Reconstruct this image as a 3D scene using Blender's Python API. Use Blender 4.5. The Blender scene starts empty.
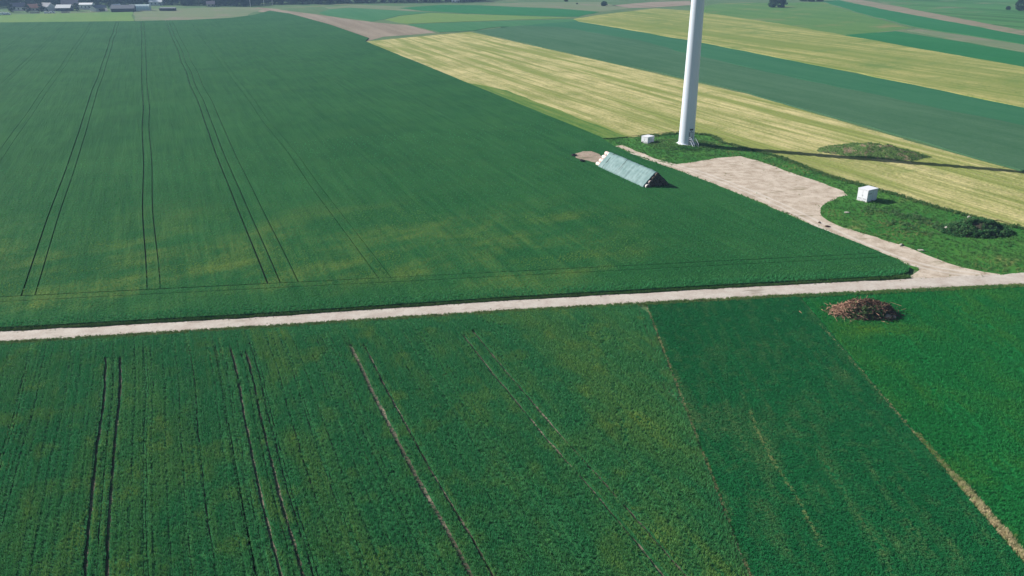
import bpy, bmesh, math, random
import numpy as np
from mathutils import Vector, Matrix

random.seed(7)
RNG = np.random.default_rng(11)
S = bpy.context.scene

# ------------------------------------------------------------------ camera, sky, sun, exposure
cam_data = bpy.data.cameras.new('drone_camera')
cam_data.sensor_width = 36.0
cam_data.lens = 36.0 * 805.0 / 1024.0
cam_data.clip_end = 20000.0
cam = bpy.data.objects.new('drone_camera', cam_data)
S.collection.objects.link(cam)
cam.location = (0.0, 0.0, 50.0)
cam.rotation_euler = (math.radians(90.0 - 22.534), 0.0, 0.0)
S.camera = cam

SUN_EL = math.radians(32.0)
SUN_DIR = Vector((-0.927 * math.cos(SUN_EL), 0.375 * math.cos(SUN_EL), math.sin(SUN_EL)))   # towards the sun
W = bpy.data.worlds.new('World')
S.world = W
W.use_nodes = True
wn = W.node_tree.nodes
sky = wn.new('ShaderNodeTexSky')
sky.sky_type = 'NISHITA'
sky.sun_disc = False
sky.sun_elevation = SUN_EL
sky.sun_rotation = math.atan2(SUN_DIR.x, SUN_DIR.y)
sky.altitude = 100
W.node_tree.links.new(sky.outputs[0], wn['Background'].inputs[0])
wn['Background'].inputs[1].default_value = 0.055

sd = bpy.data.lights.new('sun', 'SUN')
sd.energy = 5.0
sd.angle = math.radians(0.53)
sd.color = (1.0, 0.955, 0.88)
sun = bpy.data.objects.new('sun', sd)
S.collection.objects.link(sun)
sun.rotation_euler = SUN_DIR.to_track_quat('Z', 'Y').to_euler()
sun.location = (-200, 80, 150)

S.view_settings.view_transform = 'Standard'
S.view_settings.look = 'None'
S.view_settings.gamma = 1.0
S.view_settings.use_curve_mapping = False
S.view_settings.exposure = 0.75

# ------------------------------------------------------------------ helpers
TH = math.radians(23.1)           # heading of the drill rows, left of north
CT, ST = math.cos(TH), math.sin(TH)


def uv(x, y):
    return (x * CT + y * ST, -x * ST + y * CT)


def xy(u, v):
    return (u * CT - v * ST, u * ST + v * CT)


def tag(o, label=None, cat=None, group=None, kind=None):
    if label: o['label'] = label
    if cat: o['category'] = cat
    if group: o['group'] = group
    if kind: o['kind'] = kind
    return o


def link(o, parent=None):
    S.collection.objects.link(o)
    if parent is not None: o.parent = parent
    return o


def empty(name, loc, rz=0.0):
    o = bpy.data.objects.new(name, None)
    o.location = loc
    o.rotation_euler = (0, 0, rz)
    o.empty_display_size = 0.5
    return link(o)


def mesh_obj(name, verts, faces, mat, parent=None, smooth=False, do_link=True):
    me = bpy.data.meshes.new(name)
    me.from_pydata([tuple(map(float, v)) for v in verts], [], [tuple(map(int, f)) for f in faces])
    if mat is not None: me.materials.append(mat)
    if smooth: me.polygons.foreach_set('use_smooth', [True] * len(me.polygons))
    o = bpy.data.objects.new(name, me)
    if do_link: link(o, parent)
    return o


def bm_obj(name, bm, mat, parent=None, smooth=False):
    me = bpy.data.meshes.new(name)
    bmesh.ops.recalc_face_normals(bm, faces=bm.faces)
    bm.to_mesh(me)
    bm.free()
    me.materials.append(mat)
    if smooth: me.polygons.foreach_set('use_smooth', [True] * len(me.polygons))
    return link(bpy.data.objects.new(name, me), parent)


def bm_box(bm, c, d, rz=0.0, rx=0.0, ry=0.0, bevel=0.0):
    M = Matrix.Translation(c) @ Matrix.Rotation(rz, 4, 'Z') @ Matrix.Rotation(ry, 4, 'Y') @ Matrix.Rotation(rx, 4, 'X') @ Matrix.Diagonal((d[0], d[1], d[2], 1))
    r = bmesh.ops.create_cube(bm, size=1.0, matrix=M)
    if bevel > 0:
        es = set()
        for v in r['verts']: es.update(v.link_edges)
        bmesh.ops.bevel(bm, geom=list(es), offset=bevel, segments=2, affect='EDGES', profile=0.5)
    return r['verts']


def box(name, c, d, mat, parent=None, rz=0.0, bevel=0.0, rx=0.0, ry=0.0):
    bm = bmesh.new()
    bm_box(bm, c, d, rz, rx, ry, bevel)
    return bm_obj(name, bm, mat, parent)


def bm_rod(bm, a, b, r, n=6, r2=None):
    a, b = Vector(a), Vector(b)
    d = b - a
    M = Matrix.Translation((a + b) / 2) @ d.to_track_quat('Z', 'Y').to_matrix().to_4x4()
    bmesh.ops.create_cone(bm, cap_ends=True, segments=n, radius1=r, radius2=r if r2 is None else r2, depth=d.length, matrix=M)


def _h(ix, iy, seed):
    n = (ix.astype(np.int64) * 374761393 + iy.astype(np.int64) * 668265263 + seed * 974634777) & 0xffffffff
    n = ((n ^ (n >> 13)) * 1274126177) & 0xffffffff
    n = n ^ (n >> 16)
    return (n & 0xffffff) / float(0xffffff)


def noise(x, y, seed=0):
    x = np.asarray(x, float); y = np.asarray(y, float)
    ix, iy = np.floor(x), np.floor(y)
    fx, fy = x - ix, y - iy
    fx = fx * fx * (3 - 2 * fx); fy = fy * fy * (3 - 2 * fy)
    a, b = _h(ix, iy, seed), _h(ix + 1, iy, seed)
    c, d = _h(ix, iy + 1, seed), _h(ix + 1, iy + 1, seed)
    return (a + (b - a) * fx) * (1 - fy) + (c + (d - c) * fx) * fy


def fbm(x, y, seed=0, oct=4):
    s, a, t = 0.0, 0.5, 0.0
    for i in range(oct):
        s = s + a * noise(np.asarray(x) * 2 ** i, np.asarray(y) * 2 ** i, seed + i * 17)
        t += a; a *= 0.5
    return s / t


def sstep(a, b, x):
    t = np.clip((np.asarray(x, float) - a) / (b - a), 0, 1)
    return t * t * (3 - 2 * t)


def in_poly(px, py, poly):
    px = np.asarray(px); py = np.asarray(py)
    r = np.zeros(px.shape, bool)
    n = len(poly)
    for i in range(n):
        x1, y1 = poly[i]; x2, y2 = poly[(i + 1) % n]
        if y1 == y2: continue
        c = ((y1 > py) != (y2 > py)) & (px < (x2 - x1) * (py - y1) / (y2 - y1) + x1)
        r ^= c
    return r


def lin(h):
    h = h.lstrip('#')
    o = []
    for i in (0, 2, 4):
        c = int(h[i:i + 2], 16) / 255.0
        o.append(c / 12.92 if c <= 0.04045 else ((c + 0.055) / 1.055) ** 2.4)
    return o


# ------------------------------------------------------------------ materials
class NT:
    def __init__(self, name):
        self.m = bpy.data.materials.new(name)
        self.m.use_nodes = True
        self.t = self.m.node_tree
        self.n = self.t.nodes
        self.b = self.n['Principled BSDF']
        self.b.inputs['Specular IOR Level'].default_value = 0.15
        self.b.inputs['Roughness'].default_value = 0.85

    def L(self, a, b):
        self.t.links.new(a, b)

    def pos(self, rot=0.0, scale=(1, 1, 1), obj=False):
        if obj:
            src = self.n.new('ShaderNodeTexCoord').outputs['Object']
        else:
            src = self.n.new('ShaderNodeNewGeometry').outputs['Position']
        mp = self.n.new('ShaderNodeMapping')
        mp.vector_type = 'POINT'
        mp.inputs['Rotation'].default_value = (0, 0, rot)
        self.L(src, mp.inputs[0])
        m2 = self.n.new('ShaderNodeVectorMath'); m2.operation = 'MULTIPLY'
        self.L(mp.outputs[0], m2.inputs[0]); m2.inputs[1].default_value = scale
        return m2.outputs[0]

    def noise(self, vec, scale=1.0, detail=4.0, rough=0.55, dist=0.0):
        k = self.n.new('ShaderNodeTexNoise')
        k.inputs['Scale'].default_value = scale
        k.inputs['Detail'].default_value = detail
        k.inputs['Roughness'].default_value = rough
        k.inputs['Distortion'].default_value = dist
        self.L(vec, k.inputs['Vector'])
        return k.outputs['Fac']

    def ramp(self, fac, lo, hi, a=0.0, b=1.0):
        k = self.n.new('ShaderNodeMapRange')
        k.interpolation_type = 'SMOOTHSTEP'
        for i, v in zip((1, 2, 3, 4), (lo, hi, a, b)): k.inputs[i].default_value = v
        self.L(fac, k.inputs[0])
        return k.outputs[0]

    def mix(self, fac, a, b):
        k = self.n.new('ShaderNodeMix'); k.data_type = 'RGBA'
        for s, v in ((k.inputs[6], a), (k.inputs[7], b)):
            if isinstance(v, (tuple, list)): s.default_value = (*v[:3], 1)
            else: self.L(v, s)
        if isinstance(fac, float): k.inputs[0].default_value = fac
        else: self.L(fac, k.inputs[0])
        return k.outputs[2]

    def math(self, op, a, b):
        k = self.n.new('ShaderNodeMath'); k.operation = op
        for i, v in ((0, a), (1, b)):
            if isinstance(v, (int, float)): k.inputs[i].default_value = v
            else: self.L(v, k.inputs[i])
        return k.outputs[0]

    def attr(self, name):
        k = self.n.new('ShaderNodeAttribute'); k.attribute_type = 'INSTANCER'; k.attribute_name = name
        return k.outputs['Fac']

    def color(self, c):
        if isinstance(c, (tuple, list)): self.b.inputs['Base Color'].default_value = (*c[:3], 1)
        else: self.L(c, self.b.inputs['Base Color'])
        return self

    def bump(self, fac, dist, strength=1.0):
        k = self.n.new('ShaderNodeBump')
        k.inputs['Strength'].default_value = strength
        k.inputs['Distance'].default_value = dist
        self.L(fac, k.inputs['Height'])
        self.L(k.outputs[0], self.b.inputs['Normal'])
        return self

    def set(self, **kw):
        for k, v in kw.items(): self.b.inputs[k.replace('_', ' ').title() if k != 'ior' else 'IOR'].default_value = v
        return self


def g(c, k):
    return [min(0.95, x * k) for x in c]


def simple(name, col, rough=0.8, var=0.12, scale=1.5, spec=0.2, bump=0.0, metal=0.0):
    m = NT(name)
    p = m.pos(obj=True)
    f = m.noise(p, scale, 5)
    m.color(m.mix(f, g(col, 1 - var), g(col, 1 + var)))
    m.set(roughness=rough, metallic=metal)
    m.b.inputs['Specular IOR Level'].default_value = spec
    if bump: m.bump(m.noise(p, scale * 6, 4), bump)
    return m.m


def field_mat(name, a, b, yel=None, ylo=0.6, yhi=0.75, rot=TH, fine=2.2, streak=0.5, bump=0.35, patch=0.035, streak_w=0.7, alt=None, altw=0.06, zone=None):
    """crop or meadow seen from far: soft patches, row streaks, mottle."""
    m = NT(name)
    p1 = m.pos(-rot)
    big = m.noise(p1, patch, 4, 0.55)
    ps = m.pos(-rot, (1.0, 0.05, 1.0))
    st = m.noise(ps, streak_w, 3, 0.6)
    fi = m.noise(p1, fine, 3, 0.65)
    mid = m.noise(m.pos(-rot, (1.0, 0.45, 1.0)), 0.22, 4, 0.6)
    f = m.math('ADD', m.math('MULTIPLY', big, 0.55), m.math('MULTIPLY', mid, 0.45))
    f = m.math('ADD', m.math('MULTIPLY', f, 1 - streak), m.math('MULTIPLY', st, streak))
    f = m.math('ADD', m.math('MULTIPLY', f, 0.75), m.math('MULTIPLY', fi, 0.25))
    c = m.mix(m.ramp(f, 0.38, 0.62), a, b)
    if alt is not None:
        c = m.mix(m.ramp(m.noise(ps, altw, 3, 0.5), 0.45, 0.62), c, alt)
    if yel is not None:
        y = m.noise(m.pos(-rot - 0.3, (0.7, 1.3, 1.0)), patch * 2.2, 5, 0.62)
        y = m.math('ADD', m.math('MULTIPLY', y, 0.8), m.math('MULTIPLY', st, 0.2))
        yf = m.ramp(y, ylo, yhi)
        if zone is not None:      # stressed crop lies in a belt across the field
            dp = m.n.new('ShaderNodeVectorMath'); dp.operation = 'DOT_PRODUCT'
            m.L(m.pos(), dp.inputs[0]); dp.inputs[1].default_value = (zone[0], zone[1], 0)
            wv = m.math('ADD', dp.outputs['Value'], m.math('MULTIPLY', m.noise(p1, 0.03, 3), 30.0))
            yf = m.math('MULTIPLY', yf, m.math('MULTIPLY', m.ramp(wv, zone[2], zone[2] + 8), m.ramp(wv, zone[3], zone[4], 1.0, zone[5])))
            sx = m.n.new('ShaderNodeSeparateXYZ'); m.L(m.pos(), sx.inputs[0])
            yf = m.math('MULTIPLY', yf, m.ramp(sx.outputs[0], zone[6], zone[7], 1.0, 0.05))
        c = m.mix(yf, c, yel)
    m.color(c)
    h = m.math('ADD', m.math('MULTIPLY', fi, 0.6), m.math('MULTIPLY', m.math('ADD', st, mid), 0.5))
    m.bump(h, bump)
    m.set(roughness=0.9)
    m.b.inputs['Specular IOR Level'].default_value = 0.03
    return m.m


def leaf_mat(name, dark, light, yel, transl=0.25):
    """tuft blades: hue from the instance's own tint attribute."""
    m = NT(name)
    t = m.attr('tint')
    w = m.attr('shade')
    c = m.mix(w, dark, light)
    c = m.mix(t, c, yel)
    m.color(c)
    m.set(roughness=0.75)
    m.b.inputs['Specular IOR Level'].default_value = 0.15
    geo = m.n.new('ShaderNodeNewGeometry')
    v1 = m.n.new('ShaderNodeVectorMath'); v1.operation = 'MULTIPLY_ADD'
    m.L(geo.outputs['Normal'], v1.inputs[0]); v1.inputs[1].default_value = (0.55,) * 3; v1.inputs[2].default_value = (0, 0, 0.6)
    v2 = m.n.new('ShaderNodeVectorMath'); v2.operation = 'NORMALIZE'
    m.L(v1.outputs[0], v2.inputs[0]); m.L(v2.outputs[0], m.b.inputs['Normal'])
    tr = m.n.new('ShaderNodeBsdfTranslucent')
    m.L(c, tr.inputs[0])
    ms = m.n.new('ShaderNodeMixShader'); ms.inputs[0].default_value = transl
    m.L(m.b.outputs[0], ms.inputs[1]); m.L(tr.outputs[0], ms.inputs[2])
    m.L(ms.outputs[0], m.n['Material Output'].inputs[0])
    return m.m


# colours (linear albedo)
GREEN_A1, GREEN_A2 = (0.010, 0.068, 0.018), (0.022, 0.098, 0.027)
YELLOW_A = (0.105, 0.155, 0.032)
M_SOIL = NT('soil')
_p = M_SOIL.pos()
M_SOIL.color(M_SOIL.mix(M_SOIL.ramp(M_SOIL.noise(_p, 0.12, 5), 0.4, 0.62), (0.075, 0.062, 0.045), (0.17, 0.14, 0.105)))
M_SOIL.bump(M_SOIL.noise(_p, 6, 4), 0.05)
M_SOIL = M_SOIL.m
M_UNDER = NT('under_crop_soil')
_p = M_UNDER.pos()
_c = M_UNDER.mix(M_UNDER.ramp(M_UNDER.noise(_p, 0.10, 5), 0.42, 0.66), (0.085, 0.070, 0.052), (0.24, 0.195, 0.15))
_c = M_UNDER.mix(M_UNDER.ramp(M_UNDER.noise(_p, 2.5, 3), 0.45, 0.6), _c, (0.030, 0.075, 0.032))
M_UNDER.color(_c)
M_UNDER.bump(M_UNDER.noise(_p, 5, 4), 0.06)
M_UNDER = M_UNDER.m

M_GROUND = field_mat('far_meadow', (0.060, 0.120, 0.048), (0.095, 0.150, 0.070), yel=(0.15, 0.16, 0.085), ylo=0.52, yhi=0.7, streak=0.35, patch=0.008, streak_w=0.05, fine=0.5)
M_CANOPY = field_mat('cereal_canopy', GREEN_A1, GREEN_A2, yel=YELLOW_A, ylo=0.42, yhi=0.76, streak=0.35, patch=0.03, bump=0.45, zone=(-0.143, 0.99, 132.0, 148.0, 195.0, 0.06, 0.0, 38.0))


# ------------------------------------------------------------------ polygons -> sheets
def clip(poly, nx, ny, d):
    """keep the side nx*x+ny*y >= d"""
    out = []
    n = len(poly)
    for i in range(n):
        a, b = poly[i], poly[(i + 1) % n]
        da, db = nx * a[0] + ny * a[1] - d, nx * b[0] + ny * b[1] - d
        if da >= 0: out.append(a)
        if (da >= 0) != (db >= 0):
            t = da / (da - db)
            out.append((a[0] + t * (b[0] - a[0]), a[1] + t * (b[1] - a[1])))
    return out


def subdiv(poly, step):
    out = []
    n = len(poly)
    for i in range(n):
        a, b = poly[i], poly[(i + 1) % n]
        k = max(1, int(math.hypot(b[0] - a[0], b[1] - a[1]) / step))
        for j in range(k):
            out.append((a[0] + (b[0] - a[0]) * j / k, a[1] + (b[1] - a[1]) * j / k))
    return out


def rough_edge(poly, amp, step=2.0, seed=0, wl=4.0):
    p = np.array(subdiv(poly, step))
    dx = (fbm(p[:, 0] / wl, p[:, 1] / wl, seed, 3) - 0.5) * 2 * amp
    dy = (fbm(p[:, 0] / wl + 31.7, p[:, 1] / wl + 11.3, seed + 5, 3) - 0.5) * 2 * amp
    return list(zip(p[:, 0] + dx, p[:, 1] + dy))


def add_prism(bm, poly, z0, z1):
    vs = [bm.verts.new((x, y, z1)) for x, y in poly]
    try:
        f = bm.faces.new(vs)
    except ValueError:
        return
    if f.normal.z < 0 or True:
        f.normal_update()
        if f.normal.z < 0: f.normal_flip()
    bmesh.ops.triangulate(bm, faces=[f])
    if z0 is not None:
        lo = [bm.verts.new((x, y, z0)) for x, y in poly]
        n = len(vs)
        for i in range(n):
            j = (i + 1) % n
            bm.faces.new((vs[i], vs[j], lo[j], lo[i]))


def sheet(name, poly, z, mat, label, cat, kind='structure', base=None, rough=0.0, step=3.0, seed=1, wl=5.0):
    bm = bmesh.new()
    if rough > 0: poly = rough_edge(poly, rough, step, seed, wl)
    add_prism(bm, poly, base, z)
    me = bpy.data.meshes.new(name)
    bm.to_mesh(me); bm.free()
    me.materials.append(mat)
    o = link(bpy.data.objects.new(name, me))
    return tag(o, label, cat, None, kind)


# ------------------------------------------------------------------ ground and tracks
sheet('ground', [(-4000, -1500), (4000, -1500), (4000, 6000), (-4000, 6000)], 0.0, M_GROUND,
      'pale green farmland plain reaching away to the village and beyond', 'ground')

RN = [(-260, 77.0), (-73.3, 104.1), (-38.1, 109.0), (0.0, 115.4), (41.7, 121.4), (86.9, 127.2), (260, 149.0)]
RS = [(-260, 73.6), (-71.4, 100.8), (-37.2, 105.9), (0.0, 111.8), (40.5, 117.2), (84.0, 122.2), (260, 144.5)]


def y_n(x): return np.interp(x, [q[0] for q in RN], [q[1] for q in RN])
def y_s(x): return np.interp(x, [q[0] for q in RS], [q[1] for q in RS])


def gravel(name, a, b, dark, rut=None):
    m = NT(name)
    p = m.pos()
    f1 = m.noise(p, 0.33, 8, 0.72)
    f2 = m.noise(p, 3.0, 4, 0.7)
    f = m.math('ADD', m.math('MULTIPLY', f1, 0.7), m.math('MULTIPLY', f2, 0.3))
    c = m.mix(m.ramp(f, 0.36, 0.62), a, b)
    c = m.mix(m.ramp(m.noise(m.pos(-0.14, (0.35, 1.2, 1)), 0.30, 6, 0.65), 0.56, 0.72), c, dark)
    m.color(c)
    m.bump(f2, 0.05)
    m.set(roughness=0.95)
    return m.m


M_TRACK = gravel('track_gravel', (0.36, 0.305, 0.265), (0.46, 0.42, 0.375), (0.21, 0.18, 0.145))
M_PAD = gravel('pad_gravel', (0.30, 0.240, 0.180), (0.50, 0.430, 0.355), (0.19, 0.165, 0.095))

# main farm track: a ribbon with crown, ruts and ragged edges
xs = np.arange(-200, 201, 0.8)
prof = [(0.0, 0.0), (0.10, 0.05), (0.26, 0.035), (0.50, 0.075), (0.74, 0.035), (0.90, 0.05), (1.0, 0.0)]
vs, fs = [], []
jn = (fbm(xs / 2.5, xs * 0, 3, 3) - 0.5) * 1.0
js = (fbm(xs / 2.5, xs * 0 + 9, 4, 3) - 0.5) * 1.0
for i, x in enumerate(xs):
    a, b = float(y_s(x)) + js[i], float(y_n(x)) + jn[i]
    for t, z in prof: vs.append((x, a + (b - a) * t, 0.030 + z))
K = len(prof)
for i in range(len(xs) - 1):
    for j in range(K - 1):
        fs.append((i * K + j, (i + 1) * K + j, (i + 1) * K + j + 1, i * K + j + 1))
o = mesh_obj('dirt_track', vs, fs, M_TRACK, smooth=True)
tag(o, 'pale gravel farm track crossing between the green fields', 'track', kind='structure')

PAD = [(29.29, 224.72), (31.18, 226.26), (34.91, 216.93), (38.70, 207.17), (41.05, 202.85), (45.07, 204.99), (49.16, 207.17), (55.86, 211.09), (61.10, 212.81), (63.96, 207.72), (66.39, 201.80), (69.21, 194.68), (72.50, 187.09),
       (74.20, 182.61), (75.60, 178.32), (75.25, 175.02), (69.12, 169.88), (65.64, 165.00), (64.33, 160.71), (63.98, 156.29), (65.51, 151.76), (69.41, 145.67), (73.04, 140.00), (74.81, 136.00), (76.38, 131.94), (78.14, 129.27), (80.52, 127.62), (82.55, 126.69), (81.79, 125.32),
       (65.06, 123.53), (67.79, 126.23), (69.61, 128.32), (70.04, 129.99), (69.07, 132.43), (66.02, 138.64), (62.74, 145.96), (60.39, 152.39), (57.66, 160.02), (54.02, 169.11), (48.53, 182.61), (40.06, 200.23), (34.67, 211.66)]
sheet('gravel_pad', PAD, 0.026, M_PAD, 'bare gravel turning pad and spur leading to the wind turbine', 'gravel pad', rough=0.7, step=1.5, seed=8, wl=3.0)

# worn wheel ruts along the spur and across the pad
pad_obj = bpy.data.objects['gravel_pad']
RUT = [(79.5, 125.6), (73.0, 128.6), (69.0, 133.0), (66.0, 139.5), (63.4, 147.0), (61.0, 156.0), (58.0, 167.0), (53.0, 181.0), (46.0, 196.0), (37.0, 208.5), (30.5, 216.5)]
M_RUT = gravel('rut_gravel', (0.40, 0.345, 0.285), (0.53, 0.475, 0.415), (0.30, 0.25, 0.20))
rp = np.array(RUT)
tt = np.linspace(0, len(rp) - 1, 160)
cx_, cy_ = np.interp(tt, np.arange(len(rp)), rp[:, 0]), np.interp(tt, np.arange(len(rp)), rp[:, 1])
ker = np.ones(13) / 13
cx_ = np.convolve(np.pad(cx_, 6, mode='edge'), ker, 'valid'); cy_ = np.convolve(np.pad(cy_, 6, mode='edge'), ker, 'valid')
dx_, dy_ = np.gradient(cx_), np.gradient(cy_); dl = np.hypot(dx_, dy_); nx_, ny_ = -dy_ / dl, dx_ / dl
for off in (-0.95, 0.95):
    vs, fs = [], []
    for i in range(160):
        w_ = 0.26 + 0.22 * float(noise(np.array([i / 5.0]), np.array([off * 3]), 4)[0])
        for sgn in (-1, 1): vs.append((cx_[i] + nx_[i] * (off + sgn * w_), cy_[i] + ny_[i] * (off + sgn * w_), 0.030))
    for i in range(159): fs.append((i * 2, i * 2 + 1, i * 2 + 3, i * 2 + 2))
    mesh_obj('wheel_rut', vs, fs, M_RUT, pad_obj)

# ------------------------------------------------------------------ scatter of plants (uncountable vegetation)
def blade_mesh(name, n, h, w, spread, lean, mat, rnd, bend=0.5, flat=0.0):
    vs, fs = [], []
    for i in range(n):
        a = rnd.uniform(0, 2 * math.pi)
        r = spread * math.sqrt(rnd.random())
        bx, by = r * math.cos(a), r * math.sin(a)
        la = rnd.uniform(0, 2 * math.pi)
        ln = lean * rnd.uniform(0.2, 1.0)
        hh = h * rnd.uniform(0.65, 1.1)
        ww = w * rnd.uniform(0.7, 1.2)
        fa = rnd.uniform(0, math.pi)
        px, py = math.cos(fa) * ww, math.sin(fa) * ww
        mx, my = bx + math.cos(la) * ln * hh * 0.35, by + math.sin(la) * ln * hh * 0.35
        tx, ty = bx + math.cos(la) * ln * hh * (0.8 + bend), by + math.sin(la) * ln * hh * (0.8 + bend)
        k = len(vs)
        vs += [(bx - px * .5, by - py * .5, 0), (bx + px * .5, by + py * .5, 0), (mx + px, my + py, hh * .62), (mx - px, my - py, hh * .62), (tx, ty, hh * (1 - flat))]
        fs += [(k, k + 1, k + 2, k + 3), (k + 3, k + 2, k + 4)]
    return mesh_obj(name, vs, fs, mat, do_link=False)


def leaf_mesh(name, n, h, size, spread, mat, rnd):
    """low leafy plant: small tilted leaf quads through a flat dome."""
    vs, fs = [], []
    for i in range(n):
        a = rnd.uniform(0, 2 * math.pi); r = spread * math.sqrt(rnd.random())
        z = h * (0.25 + 0.75 * rnd.random() * (1 - (r / spread) ** 2 * 0.6))
        c = Vector((r * math.cos(a), r * math.sin(a), z))
        M = Matrix.Rotation(rnd.uniform(0, 6.28), 3, 'Z') @ Matrix.Rotation(rnd.uniform(-0.9, 0.9), 3, 'X') @ Matrix.Rotation(rnd.uniform(-0.9, 0.9), 3, 'Y')
        s = size * rnd.uniform(0.7, 1.3)
        k = len(vs)
        for q in ((-s, -s * .35, 0), (0, -s * .6, 0), (s, 0, 0), (0, s * .6, 0)): vs.append(c + M @ Vector(q))
        fs.append((k, k + 1, k + 2, k + 3))
    return mesh_obj(name, vs, fs, mat, do_link=False)


def variants(name, objs):
    c = bpy.data.collections.new(name)
    for o in objs: c.objects.link(o)
    return c


def scatter_tree(coll):
    ng = bpy.data.node_groups.new('scatter_' + coll.name, 'GeometryNodeTree')
    ng.interface.new_socket('Geometry', in_out='INPUT', socket_type='NodeSocketGeometry')
    ng.interface.new_socket('Geometry', in_out='OUTPUT', socket_type='NodeSocketGeometry')
    n = ng.nodes
    gi, go = n.new('NodeGroupInput'), n.new('NodeGroupOutput')
    ci = n.new('GeometryNodeCollectionInfo')
    ci.inputs['Collection'].default_value = coll
    ci.inputs['Separate Children'].default_value = True
    ci.inputs['Reset Children'].default_value = True
    ip = n.new('GeometryNodeInstanceOnPoints')
    ip.inputs['Pick Instance'].default_value = True

    def at(nm, ty):
        k = n.new('GeometryNodeInputNamedAttribute'); k.data_type = ty; k.inputs['Name'].default_value = nm
        return [s for s in k.outputs if s.enabled][0]
    L = ng.links.new
    L(gi.outputs[0], ip.inputs['Points'])
    L(ci.outputs[0], ip.inputs['Instance'])
    L(at('variant', 'INT'), ip.inputs['Instance Index'])
    L(at('rot', 'FLOAT_VECTOR'), ip.inputs['Rotation'])
    L(at('size', 'FLOAT_VECTOR'), ip.inputs['Scale'])
    L(ip.outputs[0], go.inputs[0])
    return ng


COUNT = {}


def scatter(name, pts, size, tint, shade, coll, label, cat, parent=None, lean=0.12, zscale=None):
    N = len(pts)
    me = bpy.data.meshes.new(name)
    me.vertices.add(N)
    me.vertices.foreach_set('co', np.asarray(pts, np.float32).ravel())

    def put(nm, ty, key, arr):
        a = me.attributes.new(nm, ty, 'POINT')
        a.data.foreach_set(key, arr)
    rot = np.stack([RNG.normal(0, lean, N), RNG.normal(0, lean, N), RNG.uniform(0, 6.283, N)], 1).astype(np.float32)
    zs = np.ones(N) if zscale is None else zscale
    sz = np.stack([size, size, size * zs], 1).astype(np.float32)
    put('rot', 'FLOAT_VECTOR', 'vector', rot.ravel())
    put('size', 'FLOAT_VECTOR', 'vector', sz.ravel())
    put('tint', 'FLOAT', 'value', np.clip(tint, 0, 1).astype(np.float32))
    put('shade', 'FLOAT', 'value', np.clip(shade, 0, 1).astype(np.float32))
    put('variant', 'INT', 'value', RNG.integers(0, len(coll.objects), N).astype(np.int32))
    me.update()
    o = link(bpy.data.objects.new(name, me), parent)
    md = o.modifiers.new('scatter', 'NODES')
    md.node_group = scatter_tree(coll)
    COUNT[name] = N
    o['kind'] = 'stuff'
    if parent is None: tag(o, label, cat)
    return o


CAMP = math.radians(22.534)


def in_view(x, y, pad=70, z=0.3):
    """keep plants on the ground the flight could look at, with a margin all round"""
    zc = y * math.cos(CAMP) + (50 - z) * math.sin(CAMP)
    yc = y * math.sin(CAMP) - (50 - z) * math.cos(CAMP)
    return (np.abs(x) < zc * (512 + pad) / 805.0) & (yc > -zc * (288 + pad) / 805.0)


R = random.Random(3)
BL = leaf_mat('cereal_blades', (0.020, 0.205, 0.068), (0.046, 0.285, 0.094), (0.19, 0.32, 0.065))
cereal = variants('cereal_tufts', [blade_mesh('cereal_tuft', 11, 0.70, 0.022, 0.14, 0.26, BL, R) for _ in range(6)])
BC = leaf_mat('clover_leaves', (0.003, 0.115, 0.032), (0.012, 0.172, 0.048), (0.20, 0.26, 0.09), 0.2)
clover = variants('clover_tufts', [leaf_mesh('clover_tuft', 30, 0.30, 0.075, 0.24, BC, R) for _ in range(6)])
BG = leaf_mat('meadow_blades', (0.003, 0.150, 0.032), (0.010, 0.210, 0.046), (0.12, 0.26, 0.02), 0.2)
meadow = variants('meadow_tufts', [blade_mesh('meadow_tuft', 16, 0.26, 0.022, 0.24, 0.55, BG, R) for _ in range(6)])
BV = leaf_mat('verge_blades', (0.018, 0.120, 0.024), (0.062, 0.215, 0.040), (0.34, 0.31, 0.12), 0.25)
verge = variants('verge_tufts', [blade_mesh('verge_tuft', 16, 0.42, 0.028, 0.26, 0.50, BV, R) for _ in range(6)])
BD = leaf_mat('dry_blades', (0.40, 0.32, 0.17), (0.66, 0.56, 0.34), (0.13, 0.23, 0.05), 0.25)
dry = variants('dry_tufts', [blade_mesh('dry_tuft', 16, 0.60, 0.022, 0.24, 0.45, BD, R) for _ in range(5)])
BW = leaf_mat('weed_leaves', (0.018, 0.100, 0.030), (0.055, 0.175, 0.050), (0.24, 0.25, 0.12), 0.25)
weed = variants('weed_clumps', [leaf_mesh('weed_clump', 40, 0.60, 0.11, 0.34, BW, R) for _ in range(5)])


def strip_points(a, b, w, n):
    t = RNG.random(n); o = RNG.normal(0, 0.5, n) * w
    dx, dy = b[0] - a[0], b[1] - a[1]
    L_ = math.hypot(dx, dy)
    return a[0] + dx * t - dy / L_ * o, a[1] + dy * t + dx / L_ * o, t


def grid_points(x0, x1, y0, y1, du, dv, rot=0.0, ju=0.3, jv=0.5):
    us = np.arange(x0, x1, du); vv = np.arange(y0, y1, dv)
    U, V = np.meshgrid(us, vv)
    row = np.round((U - x0) / du)
    U = U + RNG.uniform(-ju, ju, U.shape) * du
    V = V + RNG.uniform(-jv, jv, V.shape) * dv
    return U.ravel(), V.ravel(), row.ravel().astype(int)


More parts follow.
